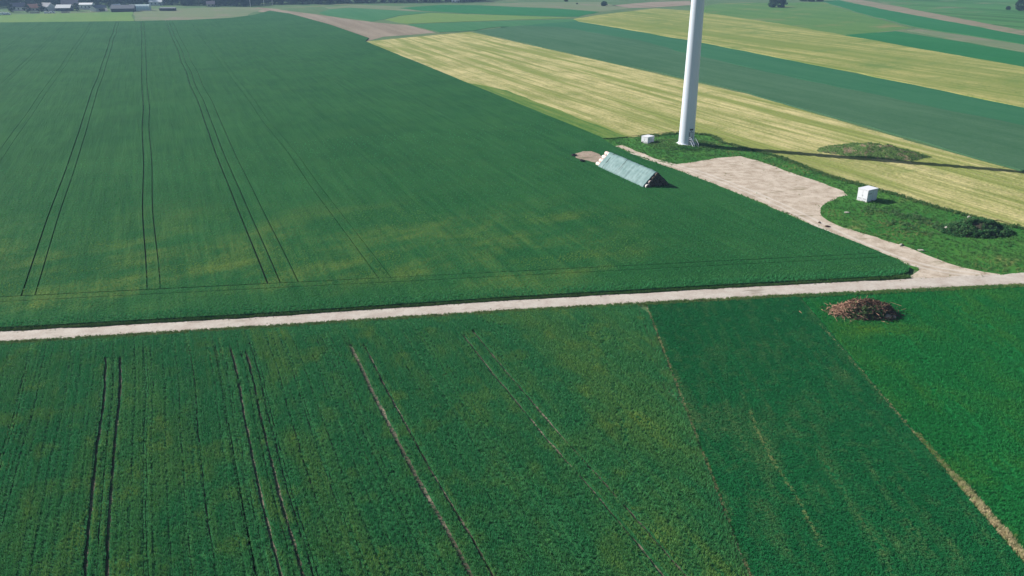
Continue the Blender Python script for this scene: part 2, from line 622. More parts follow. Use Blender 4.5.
def banded(name, poly_uv, grooves, zc, mat, label, wob, extra=(), z0=0.0, step=5):
    """standing crop as a slab cut by wheel tracks and missed drill rows"""
    bm = bmesh.new()
    for q in extra: add_prism(bm, [xy(*p) for p in q], z0, zc)
    edges = [(-900, 0)] + sorted(grooves) + [(900, 0)]
    for (ca, wa), (cb, wb) in zip(edges[:-1], edges[1:]):
        if cb - wb / 2 - ca - wa / 2 < 0.05: continue
        q = clip(clip(poly_uv, 1, 0, ca + wa / 2), -1, 0, -(cb - wb / 2))
        if len(q) < 3: continue
        add_prism(bm, [xy(*p) for p in wob(subdiv(q, step))], z0, zc)
    me = bpy.data.meshes.new(name); bm.to_mesh(me); bm.free()
    me.materials.append(mat)
    return tag(link(bpy.data.objects.new(name, me)), label, 'field', kind='structure')


# ------------------------------------------------------------------ near fields south of the track
def south_edge(xa, xb, off):
    return [(x, float(y_s(x)) - off) for x in np.arange(xa, xb + 0.01, 4.0)]


XB1, XB2 = 20.6, 45.5
sheet('field', south_edge(-150, XB1, 0.4) + [(XB1, 20), (-150, 20)], 0.012, M_UNDER, 'bare soil under the tall cereal south of the track', 'field')
sheet('field', south_edge(XB1, XB2, 0.4) + [(XB2, 20), (XB1, 20)], 0.012, M_UNDER, 'soil strip under the dark clover between the cereal and the meadow', 'field')
sheet('field', south_edge(XB2, 170, 0.4) + [(170, 20), (XB2, 20)], 0.012, field_mat('meadow_ground', (0.004, 0.100, 0.022), (0.010, 0.130, 0.032), bump=0.1), 'bright green meadow ground south of the track junction', 'field')

# cereal rows with tramlines (wheel gaps every 15.5 m)
TRAMS = []
for k, c in enumerate((-27.9, -12.4, 3.1, 18.25, 33.7)):
    TRAMS += [c, c + 1.75]
def wob_g(q):
    q = np.array(q)
    return list(zip(q[:, 0] - (noise(q[:, 1] / 14.0, q[:, 1] * 0 + 3, 2) - 0.5) * 0.5 + (fbm(q[:, 1] / 0.9, q[:, 0] * 7, 12, 2) - 0.5) * 0.26, q[:, 1]))


slits = []
for k in range(120):
    c = R.uniform(-45, 55)
    if R.random() > (0.9 if -12 < c < 18 else 0.45): continue
    if all(abs(c - t) > 0.6 for t in TRAMS): slits.append((c, R.uniform(0.03, 0.085)))
M_CEREAL = field_mat('near_cereal_canopy', (0.012, 0.075, 0.024), (0.024, 0.108, 0.035), yel=(0.090, 0.150, 0.030), ylo=0.54, yhi=0.80, streak=0.35, patch=0.05, bump=0.55, fine=2.6, streak_w=1.1)
g_poly = [uv(*q) for q in south_edge(-110, XB1 - 0.12, 1.2) + [(XB1 - 0.12, 35), (-110, 35)]]
g_head = clip(g_poly, 0.28, 1.0, uv(0, 111.8)[1] + 0.28 * uv(0, 111.8)[0] - 7.0)
g_main = clip(g_poly, -0.28, -1.0, -(uv(0, 111.8)[1] + 0.28 * uv(0, 111.8)[0] - 7.0))
banded('cereal_field', g_main, [(t, 0.58 if abs(t - 18.25) < 0.1 else 0.31 if t < 30 else 0.34) for t in TRAMS] + slits, 0.22, M_CEREAL, 'green cereal field with pairs of dark wheel tracks south of the track', wob_g, [subdiv(g_head, 4)], 0.0, 0.6)
u0, v0, row = grid_points(-58, 62, 34, 130, 0.235, 0.19, ju=0.24)
x0, y0 = xy(u0, v0)
keep = in_view(x0, y0) & (x0 < XB1 - 0.15) & (y0 < y_s(x0) - 1.0 + (fbm(x0 / 2, y0 * 0, 5) - .5) * 1.2)
u0, v0, row, x0, y0 = u0[keep], v0[keep], row[keep], x0[keep], y0[keep]
dist_road = y_s(x0) - y0
wob = (noise(v0 / 14.0, v0 * 0 + 3, 2) - 0.5) * 0.5
gap = np.zeros(len(u0), bool); near = np.zeros(len(u0))
for i, t in enumerate(TRAMS):
    d = np.abs(u0 + wob - t)
    strength = 0.25 + 0.04 * (i % 2 == 0) + 0.02 * (t > 30)
    ends = dist_road > 6 + 3 * noise(np.array([t]), np.array([0.0]), 9)[0]
    broken = fbm(v0 / 3.0 + t, u0 * 0, 8, 2) < (0.84 if t < 30 else 0.86)
    gap |= (d < strength * (0.85 + 0.3 * noise(v0 / 1.5, v0 * 0 + t, 12))) & ends & broken
    near = np.maximum(near, (1 - sstep(0.3, 0.8, d)) * ends)
# patchy: weak rows and lodged streaks
rowr = np.array([R.random() for _ in range(row.max() + 2)])[row]
patch = fbm(u0 / 9, v0 / 22, 21, 4)
streak = fbm(u0 / 0.55, v0 / 14, 33, 3)
lanes = (np.abs(x0 - 15.5) < 5.5) & (fbm(x0 / 0.6, y0 / 25, 35, 2) < 0.34)
weak = ((streak < 0.27) | lanes) & (RNG.random(len(u0)) < 0.45)
weak |= (RNG.random(len(u0)) < 0.04) | ((rowr < 0.14) & (RNG.random(len(u0)) < 0.5) & (fbm(row * 3.1, v0 / 9, 37, 2) > 0.42))
k = ~(gap | weak)
tint = 0.02 + 0.34 * sstep(0.52, 0.72, patch) + 0.36 * sstep(0.56, 0.76, fbm(u0 / 3, v0 / 4, 45, 4)) + 0.16 * sstep(0.56, 0.72, fbm(u0 / 2.2, v0 / 3.5, 40, 3)) + 0.12 * sstep(0.55, 0.7, streak)
strip = sstep(6, 1.5, np.abs(x0 - 14.5 + 0.02 * (y0 - 90))) * sstep(66, 84, y0)
tint = tint + 0.16 * strip + 0.25 * near * (RNG.random(len(u0)) < 0.5)
tint *= 0.9 + 0.2 * RNG.random(len(u0))
shade = 0.02 + 0.62 * fbm(u0 / 2.5, v0 / 5, 50, 4) * (0.6 + 0.4 * rowr) + 0.30 * fbm(row * 1.37 + 5, v0 / 2.2, 52, 2) + 0.06 * RNG.random(len(u0))
size = 0.50 + 0.13 * fbm(row * 1.37, v0 / 1.1, 60, 3) + 0.14 * fbm(u0 / 5, v0 / 5, 61, 3) + 0.15 * rowr + 0.05 * RNG.random(len(u0))
size *= 1 - 0.25 * sstep(6, 1, dist_road)
slit_d = np.min(np.abs((u0 + wob)[:, None] - np.array([q[0] for q in slits])[None, :]), 1)
k &= ~((slit_d < 0.14) & (RNG.random(len(u0)) < 0.8))
pts = np.stack([x0, y0, np.full(len(x0), 0.06)], 1)
scatter('cereal_crop', pts[k], size[k], tint[k], shade[k], cereal, 'tall green cereal crop with wheel tracks south of the gravel track', 'crop')

# clover
h_poly = [uv(*q) for q in south_edge(XB1 + 0.35, XB2 - 0.1, 1.2) + [(XB2 - 0.1, 35), (XB1 + 0.35, 35)]]
M_CLOVER = field_mat('clover_canopy', (0.004, 0.075, 0.022), (0.011, 0.105, 0.033), yel=(0.09, 0.15, 0.05), ylo=0.64, yhi=0.85, rot=0.0, streak=0.3, patch=0.06, bump=0.5, fine=3.0, streak_w=0.9)
banded('clover_field', h_poly, [], 0.17, M_CLOVER, 'dark green clover field between the cereal and the bright meadow', lambda q: q)
u0, v0, row = grid_points(XB1 + 0.3, XB2 - 0.15, 40, 121, 0.25, 0.25, ju=0.5)
x0, y0 = u0, v0
keep = in_view(x0, y0) & (y0 < y_s(x0) - 1.2)
x0, y0 = x0[keep], y0[keep]
xs_ = x0 + (y0 - 80) * 0.0
p1 = fbm(x0 / 3.5, y0 / 9, 71, 4); p2 = fbm(x0 / 0.8, y0 / 6, 73, 3); p3 = fbm(x0 / 1.0, y0 / 1.0, 75, 3)
stripe = np.zeros(len(x0))
for c, a, yl, yh in ((28.0, 0.16, 50, 84), (33.2, 0.45, 52, 74), (37.5, 0.40, 52, 70)):
    wig = c + (noise(y0 / 6, y0 * 0 + c, 3) - .5) * 0.8
    stripe = np.maximum(stripe, np.exp(-((x0 - wig) / a) ** 2) * sstep(yh + 4, yh - 4, y0) * (noise(y0 / 3.0, y0 * 0 + c, 6) > 0.25))
edge = np.exp(-((x0 - XB1 - 0.5) / 0.35) ** 2)
tint = 0.00 + 0.16 * sstep(0.58, 0.75, p1) + 0.10 * sstep(0.56, 0.7, p2) + 0.12 * sstep(0.6, 0.75, p3) + 0.9 * stripe * np.where(x0 < 30, 1.0, 0.25) + 0.2 * edge * (noise(y0 / 5, y0 * 0, 4) > 0.5)
k = (RNG.random(len(x0)) > 0.05 + 0.35 * stripe + 0.2 * np.exp(-((x0 - XB1 - 0.15) / 0.2) ** 2))
tint *= 0.6 + 0.8 * RNG.random(len(x0))
shade = 0.15 + 0.55 * fbm(x0 / 2, y0 / 3, 80, 3) + 0.3 * RNG.random(len(x0))
size = 0.66 + 0.20 * fbm(x0 / 1.2, y0 / 1.6, 82, 3) + 0.10 * RNG.random(len(x0))
pts = np.stack([x0, y0, np.full(len(x0), 0.07)], 1)
scatter('clover_crop', pts[k], size[k], tint[k], shade[k], clover, 'dark green leafy clover in the strip beside the cereal', 'crop')

xe, ye, _ = strip_points((XB1 + 0.30, 48), (XB1 + 0.30, 112), 0.18, 1500)
scatter('verge_grass', np.stack([xe, ye, xe * 0 + 0.012], 1), 0.6 + 0.3 * RNG.random(1500), 0.25 * RNG.random(1500), 0.3 + 0.7 * RNG.random(1500), meadow, 'green grass balk between the cereal and the dark clover', 'grass')
# meadow
x0, y0, _ = grid_points(XB2 + 0.3, 110, 42, 130, 0.33, 0.33, ju=0.5)
keep = in_view(x0, y0) & (y0 < y_s(x0) - 0.5)
x0, y0 = x0[keep], y0[keep]
p1 = fbm(x0 / 7, y0 / 7, 91, 4)
yl = np.exp(-(((x0 - 53) / 6) ** 2 + ((y0 - 104.5) / 2.0) ** 2)) + 0.5 * np.exp(-(((x0 - 48) / 2) ** 2 + ((y0 - 103) / 5) ** 2))
lanes = np.zeros(len(x0))
for c in (52.5, 54.2, 66.0, 67.8):
    lanes = np.maximum(lanes, np.exp(-((x0 - c - 0.10 * (y0 - 90)) / 0.25) ** 2))
tint = 0.03 + 0.18 * sstep(0.52, 0.74, p1) + 0.12 * sstep(0.55, 0.7, fbm(x0 / 1.2, y0 / 6, 97, 3)) + 0.7 * yl * fbm(x0 / 1.5, y0 / 1.5, 92, 3)
shade = 0.2 + 0.5 * fbm(x0 / 4, y0 / 5, 93, 3) + 0.25 * RNG.random(len(x0))
size = 0.8 + 0.3 * fbm(x0 / 2, y0 / 2, 94, 3) + 0.15 * RNG.random(len(x0))
pts = np.stack([x0, y0, np.full(len(x0), 0.012)], 1)
k = RNG.random(len(x0)) > 0.75 * lanes
pts, size, tint, shade = pts[k], size[k], tint[k], shade[k]
scatter('meadow_grass', pts, size, tint, shade, meadow, 'bright green meadow grass south of the track junction', 'grass')

# dry grass balk along the clover edge, pale line along the cereal edge, verges of the track
xa, ya, t = strip_points((45.95, 50.0), (45.62, 77.5), 0.40, 1150)
tint = np.clip(0.75 - 0.8 * sstep(74, 62, ya), 0, 1) * 0.9 + 0.5 * (RNG.random(len(xa)) < 0.3) + 0.5 * sstep(46.0, 46.5, xa)
scatter('dry_grass', np.stack([xa, ya, xa * 0 + 0.012], 1), (0.45 + 0.75 * RNG.random(len(xa)) * fbm(xa, ya / 1.5, 3, 3)) * (0.55 + 0.55 * sstep(76, 64, ya)), tint, 0.2 + 0.8 * RNG.random(len(xa)), dry, 'straw coloured dry grass along the edge of the dark clover', 'grass')
xa, ya, t = strip_points((45.3, 76), (44.9, 106.5), 0.25, 260)
xb, yb, _ = strip_points((20.72, 52), (20.72, 112), 0.10, 620)
m = noise(yb / 5, yb * 0, 77) > 0.40
xb, yb = xb[m], yb[m]
xa, ya = np.concatenate([xa, xb]), np.concatenate([ya, yb])
scatter('dry_grass', np.stack([xa, ya, xa * 0 + 0.012], 1), 0.30 + 0.25 * RNG.random(len(xa)), 0.1 + 0.6 * RNG.random(len(xa)), 0.4 + 0.6 * RNG.random(len(xa)), dry, 'thin pale lines of dry grass on the field boundaries', 'grass')

vx, vy, vs_, vt = [], [], [], []
n = 5200
x = RNG.uniform(-82, 100, n); o = RNG.random(n) ** 1.3
vx.append(x); vy.append(y_s(x) - 0.15 - 1.3 * o); vs_.append(0.55 + 0.35 * RNG.random(n)); vt.append(0.15 + 0.5 * fbm(x / 6, x * 0, 3) * RNG.random(n))
n = 5600
x = RNG.uniform(-86, 66.5, n); o = RNG.random(n)
vx.append(x); vy.append(y_n(x) + 0.05 + 0.75 * o); vs_.append(0.55 + 0.7 * o * fbm(x / 3, o, 4) + 0.3 * RNG.random(n)); vt.append(0.05 + 0.35 * fbm(x / 5, x * 0, 6) * RNG.random(n))
n = 900
x = RNG.uniform(-82, 100, n); side_ = RNG.random(n)
vx.append(x); vy.append(np.where(side_ < 0.35, y_s(x) + 0.2 + 0.5 * RNG.random(n) ** 2, np.where(side_ < 0.7, y_n(x) - 0.2 - 0.5 * RNG.random(n) ** 2, (y_s(x) + y_n(x)) / 2 + RNG.normal(0, 0.15, n))))
vs_.append(np.where(side_ < 0.7, 0.3, 0.14) * (0.6 + RNG.random(n))); vt.append(0.3 + 0.5 * RNG.random(n))
vx, vy, vs_, vt = map(np.concatenate, (vx, vy, vs_, vt))
k = in_view(vx, vy)
vx, vy, vs_, vt = vx[k], vy[k], vs_[k], vt[k]
scatter('verge_grass', np.stack([vx, vy, vx * 0 + 0.01], 1), vs_, vt, RNG.random(len(vx)) * 0.7, verge, 'rough green grass on both verges of the gravel track', 'grass')

# ------------------------------------------------------------------ big cereal field north of the track
FIELD_A = [(-150.0, 790.0), (-109.0, 767.0), (-12.0, 742.0), (30.0, 738.0), (62.0, 748.0), (84.0, 778.0), (105.0, 832.0), (116.0, 783.0), (124.9, 646.6), (126.5, 530.0), (119.2, 509.5), (117.6, 350.0), (116.3, 206.6), (113.6, 193.5), (113.2, 180.0), (114.2, 167.0), (115.0, 153.0), (114.9, 137.0), (114.2, 118.5), (114.6, 103.0), (114.3, 95.0), (113.3, 91.8), (111.4, 90.3), (109.6, 89.9)]
road_edge = []
for x in np.arange(66, -190, -3.0):
    a, b = uv(x, float(y_n(x)) + 0.6)
    if a < 108.5: road_edge.append((a, b))
FIELD_A = FIELD_A + road_edge + [(-150.0, 160.0)]
sheet('field', [xy(*q) for q in FIELD_A], 0.008, M_SOIL, 'soil under the wide cereal field north of the track', 'field')
grooves = []
for c, w in ((-97.4, .09), (-79.4, .10), (-61.4, .12), (-43.4, .13), (-25.4, .25), (-7.4, .24), (10.9, .30), (28.4, .20), (46.6, .12), (64.6, .06), (82.6, .05)):
    grooves += [(c, w), (c + 1.95, w * 0.8)]
grooves += [(15.6, 0.20)]
grooves.sort()
H_A, H_B = uv(*(-65.18, 117.81)), uv(*(45.14, 132.93))
hn = np.array([-(H_B[1] - H_A[1]), H_B[0] - H_A[0]]); hn = hn / np.linalg.norm(hn)
hd = hn @ np.array(H_A)


def wobble(q):
    q = np.array(q)
    return list(zip(q[:, 0] + (noise(q[:, 1] / 45.0, np.round(q[:, 0] / 18.0), 5) - 0.5) * 0.7 * sstep(100, 90, np.abs(q[:, 0] - 10)), q[:, 1]))


main = clip(FIELD_A, hn[0], hn[1], hd + 0.09)
heads = []
for w0, w1 in ((0.0, 1.80), (1.96, None)):
    part = clip(FIELD_A, -hn[0], -hn[1], -(hd - 0.09 - w0))
    if w1 is not None: part = clip(part, hn[0], hn[1], hd - 0.09 - w1)
    heads.append(subdiv(part, 4))
banded('cereal_field', main, grooves, 0.46, M_CANOPY, 'wide dark green cereal field with long wheel tracks north of the track', wobble, heads)

# plants standing out of the canopy in the part near the track
u0, v0, row = grid_points(-60, 116, 85, 235, 0.42, 0.55, ju=0.4)
x0, y0 = xy(u0, v0)
keep = in_view(x0, y0, 40) & in_poly(u0, v0, FIELD_A)
hdist = hn[0] * u0 + hn[1] * v0 - hd
keep &= (RNG.random(len(u0)) < np.where(hdist < 0, 1.0, np.exp(-np.maximum(hdist, 0) / 38.0)))
keep &= np.abs(hdist) > 0.22
keep &= np.abs(hdist + 1.95) > 0.25
for c, w in grooves:
    if w > 0.10: keep &= ~((np.abs(u0 - c) < 0.30) & (hdist > 0))
u0, v0, x0, y0, hdist = (a[keep] for a in (u0, v0, x0, y0, hdist))
edge = y0 - y_n(x0)
patch = fbm(u0 / 14, v0 / 7, 121, 4)
tint = 0.05 + 1.0 * sstep(0.50, 0.66, patch) * sstep(-7, 3, hdist) * sstep(55, 15, hdist) * sstep(38, 5, x0) + 0.12 * sstep(0.6, 0.8, fbm(u0 / 3, v0 / 6, 124)) + 0.25 * np.exp(-((hdist + 6.5) / 1.6) ** 2) * fbm(u0 / 12, v0 * 0, 7)
tint *= 0.6 + 0.7 * RNG.random(len(u0))
shade = 0.25 + 0.5 * fbm(u0 / 5, v0 / 4, 126, 3)
size = 0.58 + 0.26 * fbm(u0 / 2.5, v0 / 1.5, 128, 3) + 0.15 * RNG.random(len(u0)) + 0.22 * sstep(5, 2.0, edge)
z = np.where(edge < 3.0, 0.15, 0.12)
scatter('cereal_crop', np.stack([x0, y0, z], 1), size * 1.05, tint, shade, cereal, 'green and yellowing cereal stems along the headland north of the track', 'crop')

# ------------------------------------------------------------------ further fields
def far_field(poly, z, mat, label, rough=2.2, step=5.0, seed=1, wl=22.0):
    return sheet('field', poly, z, mat, label, 'field', base=-0.02, rough=rough, step=step, seed=seed, wl=wl)


M_Y1 = field_mat('ripe_cut_hay', (0.185, 0.205, 0.062), (0.48, 0.415, 0.205), yel=(0.120, 0.180, 0.042), ylo=0.54, yhi=0.80, streak=0.36, streak_w=0.34, patch=0.03, bump=0.35, fine=1.2, alt=(0.185, 0.215, 0.060), altw=0.16)
M_Y2 = field_mat('yellowing_barley', (0.120, 0.172, 0.038), (0.340, 0.315, 0.115), yel=(0.105, 0.170, 0.040), ylo=0.50, yhi=0.7, alt=(0.150, 0.195, 0.046), altw=0.07, streak=0.5, streak_w=0.20, patch=0.012, bump=0.2, fine=0.8)
M_C1 = field_mat('blue_green_cereal', (0.034, 0.098, 0.046), (0.056, 0.125, 0.066), streak=0.5, streak_w=0.15, patch=0.015, bump=0.15, fine=1.0)
M_C2 = field_mat('fresh_green_cereal', (0.022, 0.105, 0.048), (0.034, 0.125, 0.058), streak=0.5, streak_w=0.15, patch=0.015, bump=0.15, fine=1.0)
M_MID = field_mat('mid_green_cereal', (0.030, 0.125, 0.045), (0.050, 0.150, 0.062), streak=0.5, streak_w=0.1, patch=0.01, bump=0.15, fine=0.6)
M_GRASS = field_mat('hill_pasture', (0.052, 0.140, 0.034), (0.095, 0.175, 0.048), yel=(0.17, 0.165, 0.07), ylo=0.52, yhi=0.72, streak=0.4, streak_w=0.06, patch=0.012, bump=0.3, fine=0.5)
M_BROWN = field_mat('ploughed_earth', (0.175, 0.142, 0.105), (0.255, 0.212, 0.165), streak=0.6, streak_w=0.10, patch=0.012, bump=0.2, fine=0.6, yel=(0.15, 0.155, 0.085), ylo=0.6, yhi=0.75)
M_TAN = field_mat('stubble_strip', (0.17, 0.15, 0.10), (0.22, 0.185, 0.13), streak=0.6, streak_w=0.15, patch=0.015, bump=0.2, fine=0.6, yel=(0.10, 0.15, 0.07), ylo=0.5, yhi=0.7)
M_LIME = field_mat('lime_green_field', (0.085, 0.175, 0.045), (0.125, 0.20, 0.055), streak=0.4, streak_w=0.05, patch=0.01, bump=0.15, fine=0.4)
M_PALE = field_mat('pale_meadow', (0.105, 0.150, 0.075), (0.150, 0.175, 0.100), yel=(0.18, 0.16, 0.12), ylo=0.5, yhi=0.66, rot=1.45, streak=0.5, streak_w=0.05, patch=0.01, bump=0.2, fine=0.4)
M_DEEP = field_mat('deep_green_field', (0.012, 0.110, 0.034), (0.022, 0.135, 0.044), streak=0.4, streak_w=0.08, patch=0.01, bump=0.15, fine=0.6)

# cut hay: long low windrows give the streaks real relief
Y1_LO = [(-90.32, 518.44), (-33.31, 382.49), (2.86, 290.67), (25.75, 234.28), (36.98, 237.06), (45.89, 240.63), (53.83, 242.82), (59.65, 239.19), (60.31, 229.54), (65.02, 222.45), (71.47, 211.66), (77.05, 191.77), (85.34, 177.07), (89.72, 167.22), (96.98, 154.97), (100.79, 150.81), (107.90, 139.18)]
Y1_HI = [(132.75, 166.47), (126.56, 194.68), (113.84, 234.97), (91.37, 313.86), (44.52, 420.18), (-29.15, 584.11), (-60.37, 551.12)]
ypoly = [uv(*q) for q in Y1_LO + Y1_HI]
uu = np.arange(112, 210, 0.75); vvv = np.arange(70, 560, 5.0)
rowh = {}
bmv, bmf, idx = [], [], {}
UU, VV = np.meshgrid(uu, vvv, indexing='ij')
rr = np.array([R.random() for _ in uu])
ZZ = 0.10 + 0.14 * rr[:, None] * (0.6 + 0.8 * noise(VV / 18, UU, 3)) + 0.05 * fbm(UU / 3, VV / 9, 6, 3)
bm = bmesh.new()
gv = [[bm.verts.new((*xy(UU[i, j] + 0.25 * (noise(VV[i, j] / 20, uu[i], 8) - .5), VV[i, j]), ZZ[i, j])) for j in range(len(vvv))] for i in range(len(uu))]
cin = in_poly(UU, VV, ypoly)
for i in range(len(uu) - 1):
    for j in range(len(vvv) - 1):
        if cin[i, j] and cin[i + 1, j] and cin[i, j + 1] and cin[i + 1, j + 1]:
            bm.faces.new((gv[i][j], gv[i + 1][j], gv[i + 1][j + 1], gv[i][j + 1]))
bmesh.ops.delete(bm, geom=[v for v in bm.verts if not v.link_faces], context='VERTS')
me = bpy.data.meshes.new('windrows'); bm.to_mesh(me); bm.free()
me.materials.append(M_Y1)
f_ = far_field(Y1_LO + Y1_HI, 0.085, M_Y1, 'straw yellow field of streaky cut grass behind the turbine', rough=0.6, step=3, wl=6)
wr = link(bpy.data.objects.new('windrows', me), f_); wr['kind'] = 'stuff'

M_WEEDY = field_mat('weedy_green', (0.055, 0.135, 0.026), (0.135, 0.190, 0.045), yel=(0.30, 0.28, 0.11), ylo=0.60, yhi=0.78, streak=0.6, streak_w=0.5, patch=0.03, bump=0.3, fine=1.2)
sheet('field', [(-21.15, 347.84), (2.84, 289.03), (25.68, 233.59), (34.20, 236.22), (29.08, 248.85), (16.55, 279.76), (-2.77, 323.63)], 0.30, M_WEEDY, 'weedy green fringe of the yellow field along the dark cereal', 'field', base=0.0, rough=1.2, step=3, seed=31, wl=9)

C_LO = [(133.55, 167.59), (127.37, 196.07), (114.77, 237.06), (92.29, 317.21), (44.94, 424.34), (-27.98, 588.80)]
C_HI = [(52.93, 678.20), (114.35, 509.36), (143.03, 412.09), (164.46, 339.40), (179.39, 284.62), (189.76, 238.48)]
C_MID = [(35.35, 621.15), (79.64, 521.54), (98.81, 437.30), (114.74, 382.49), (134.54, 326.16), (148.52, 281.68), (160.21, 251.97), (171.82, 213.98)]
far_field(C_LO + [(6.01, 634.52)] + C_MID, 0.34, M_C1, 'blue green cereal field behind the straw yellow field', seed=3)
far_field(C_HI[::-1] + [(-8.84, 621.15), (5.98, 630.90)] + C_MID, 0.30, M_C2, 'fresh green band along the upper edge of the blue green field', seed=4)
far_field([(52.70, 675.11), (51.24, 699.54), (78.09, 752.68), (141.26, 840.18), (169.05, 806.96), (206.66, 651.32), (228.30, 492.07), (243.55, 393.83), (252.09, 323.63), (188.73, 237.06), (179.97, 285.61), (165.22, 341.06), (143.82, 414.48), (115.12, 512.95), (78.47, 612.53), (60.49, 655.17)], 0.42, M_Y2,
          'yellow green ripening barley strip across the upper slope', seed=5)
far_field([(221.73, 559.56), (244.08, 573.45), (267.87, 588.80), (274.11, 524.68), (279.96, 455.81), (290.23, 375.72), (253.95, 326.16), (244.19, 394.93), (233.27, 465.64)], 0.25, M_DEEP, 'deep green crop wedge above the barley strip', seed=6)
far_field([(280.22, 595.97), (293.31, 605.80), (299.40, 561.71), (304.57, 497.70), (313.97, 408.15), (292.68, 379.08), (282.82, 460.67), (278.94, 534.30)], 0.12, M_PALE, 'pale grey green fallow strip between two deep green crops', seed=7)
far_field([(353.29, 972.50), (379.51, 993.86), (362.20, 837.05), (348.68, 673.06), (338.00, 554.61), (332.08, 432.90), (313.97, 408.15), (306.25, 500.57), (302.39, 567.52), (298.84, 625.54), (319.29, 778.90), (339.37, 886.54)], 0.22, M_DEEP, 'long deep green crop strip near the upper corner', seed=8)
far_field([(389.76, 1027.68), (415.84, 1051.50), (396.29, 869.42), (375.99, 710.71), (359.95, 591.97), (345.37, 451.04), (332.08, 432.90), (339.24, 556.72), (351.26, 678.20), (365.52, 844.92)], 0.06, M_TAN, 'narrow tan stubble strip above the long deep green strip', seed=9)
far_field([(170.54, 814.28), (229.79, 942.09), (285.03, 942.09), (349.61, 962.15), (332.97, 869.42), (314.79, 772.18), (292.61, 616.81), (265.74, 591.97), (222.55, 561.71), (228.34, 498.85), (208.44, 657.11)], 0.03, M_GRASS, 'rough pasture between the barley strip and the far bushes', seed=10)
far_field([(438.10, 1076.44), (692.90, 1158.73), (822.30, 1102.56), (348.86, 455.81), (362.78, 596.78), (378.93, 716.43), (400.83, 879.62)], 0.03, field_mat('striped_pasture', (0.042, 0.145, 0.040), (0.070, 0.175, 0.054), alt=(0.028, 0.100, 0.022), streak=0.5, streak_w=0.12, patch=0.01, yel=(0.14, 0.16, 0.09), ylo=0.5, yhi=0.7), 'striped green pasture at the far upper corner', seed=11)
far_field([(105.11, 895.35), (155.63, 962.15), (205.01, 983.06), (191.06, 904.33), (144.69, 861.10), (118.29, 852.94)], 0.05, M_BROWN, 'small reddish bare field beyond the barley strip', seed=12)

far_field([(-91.05, 519.06), (-84.54, 550.43), (-68.17, 561.71), (-52.34, 579.50), (-63.52, 608.31), (-80.82, 643.75), (-113.04, 673.06), (-157.63, 734.12), (-196.17, 785.73), (-238.38, 844.92), (-260.49, 866.08), (-243.12, 806.96), (-218.72, 773.51), (-176.34, 694.09), (-136.80, 616.81), (-106.95, 554.61), (-93.33, 521.54)], 0.05, M_BROWN, 'pinkish brown ploughed strip at the end of the wide cereal field', seed=13)
far_field([(-49.65, 580.26), (-63.22, 612.53), (-79.86, 648.46), (-56.49, 663.01), (-9.70, 683.42), (52.89, 699.54), (53.32, 683.42), (32.33, 634.52), (-8.90, 625.54), (-28.12, 591.97), (-39.56, 584.11)], 0.2, M_MID, 'mid green cereal corner beyond the ploughed strip', seed=14)
far_field([(-104.16, 694.09), (-97.79, 740.21), (-75.24, 778.90), (-37.58, 759.07), (6.98, 740.21), (53.29, 716.43), (-9.77, 688.71), (-56.90, 668.00), (-80.43, 653.24)], 0.16, M_LIME, 'olive green grass strip beyond the mid green corner', seed=15)
far_field([(-177.52, 829.33), (-162.40, 852.94), (-85.87, 792.68), (-37.89, 765.57), (-75.49, 781.62), (-98.42, 745.15), (-105.63, 698.45), (-112.28, 678.20), (-158.91, 740.21), (-176.50, 772.18)], 0.14, M_MID, 'fresh green far field in front of the long tree line', seed=16)
far_field([(-112.28, 852.94), (-76.42, 904.33), (-33.64, 895.35), (47.24, 837.05), (82.13, 792.68), (56.71, 728.13), (7.03, 745.15), (-38.02, 768.20), (-82.62, 806.96)], 0.1, M_DEEP, 'distant darker green field below the far tree line', seed=17)
far_field([(-179.13, 837.05), (-191.00, 869.42), (-161.34, 904.33), (-93.97, 869.42), (-114.28, 852.94), (-84.58, 798.33), (-163.61, 859.46)], 0.06, M_PALE, 'distant pale meadow tongue near the tree line', seed=18)
far_field([(-33.83, 900.72), (8.93, 952.02), (99.24, 962.15), (106.14, 904.33), (116.99, 843.34), (82.85, 799.76), (47.59, 843.34)], 0.05, M_PALE, 'far pale green meadow left of the reddish bare field', seed=19)
far_field([(-404.02, 666.99), (-445.53, 658.09), (-503.48, 746.39), (-454.36, 752.68), (-402.13, 772.18), (-353.73, 792.68), (-300.92, 673.06)], 0.18, M_LIME, 'bright lime green field in front of the village', seed=20)
far_field([(-300.44, 673.06), (-353.17, 792.68), (-356.29, 837.05), (-277.81, 869.42), (-259.51, 862.76), (-240.70, 821.74), (-237.97, 770.85), (-222.27, 694.09)], 0.07, M_PALE, 'pale grazed meadow between the village and the ploughed strip', seed=21)

# ------------------------------------------------------------------ grassy plot round the turbine
plot = [(25.10, 233.59)] + Y1_LO[4:] + [(99.57, 119.67), (86.07, 125.77), (79.52, 125.77), (70.27, 125.77), (57.53, 153.35), (44.06, 183.49), (34.30, 212.81), (28.12, 224.34)]
M_PLOT = field_mat('plot_grass', (0.022, 0.112, 0.021), (0.058, 0.160, 0.030), yel=(0.19, 0.20, 0.070), ylo=0.56, yhi=0.76, streak=0.1, patch=0.05, bump=0.25, fine=1.5)
sheet('grass_plot', plot, 0.016, M_PLOT, 'rough grassy plot around the turbine and gravel pad', 'grass plot', rough=0.3, step=2)
n = 26000
x0 = RNG.uniform(24, 135, n); y0 = RNG.uniform(118, 242, n)
k = in_poly(x0, y0, plot) & ~in_poly(x0, y0, PAD) & in_view(x0, y0, 40) & (y0 > y_n(x0) + 0.2)
x0, y0 = x0[k], y0[k]
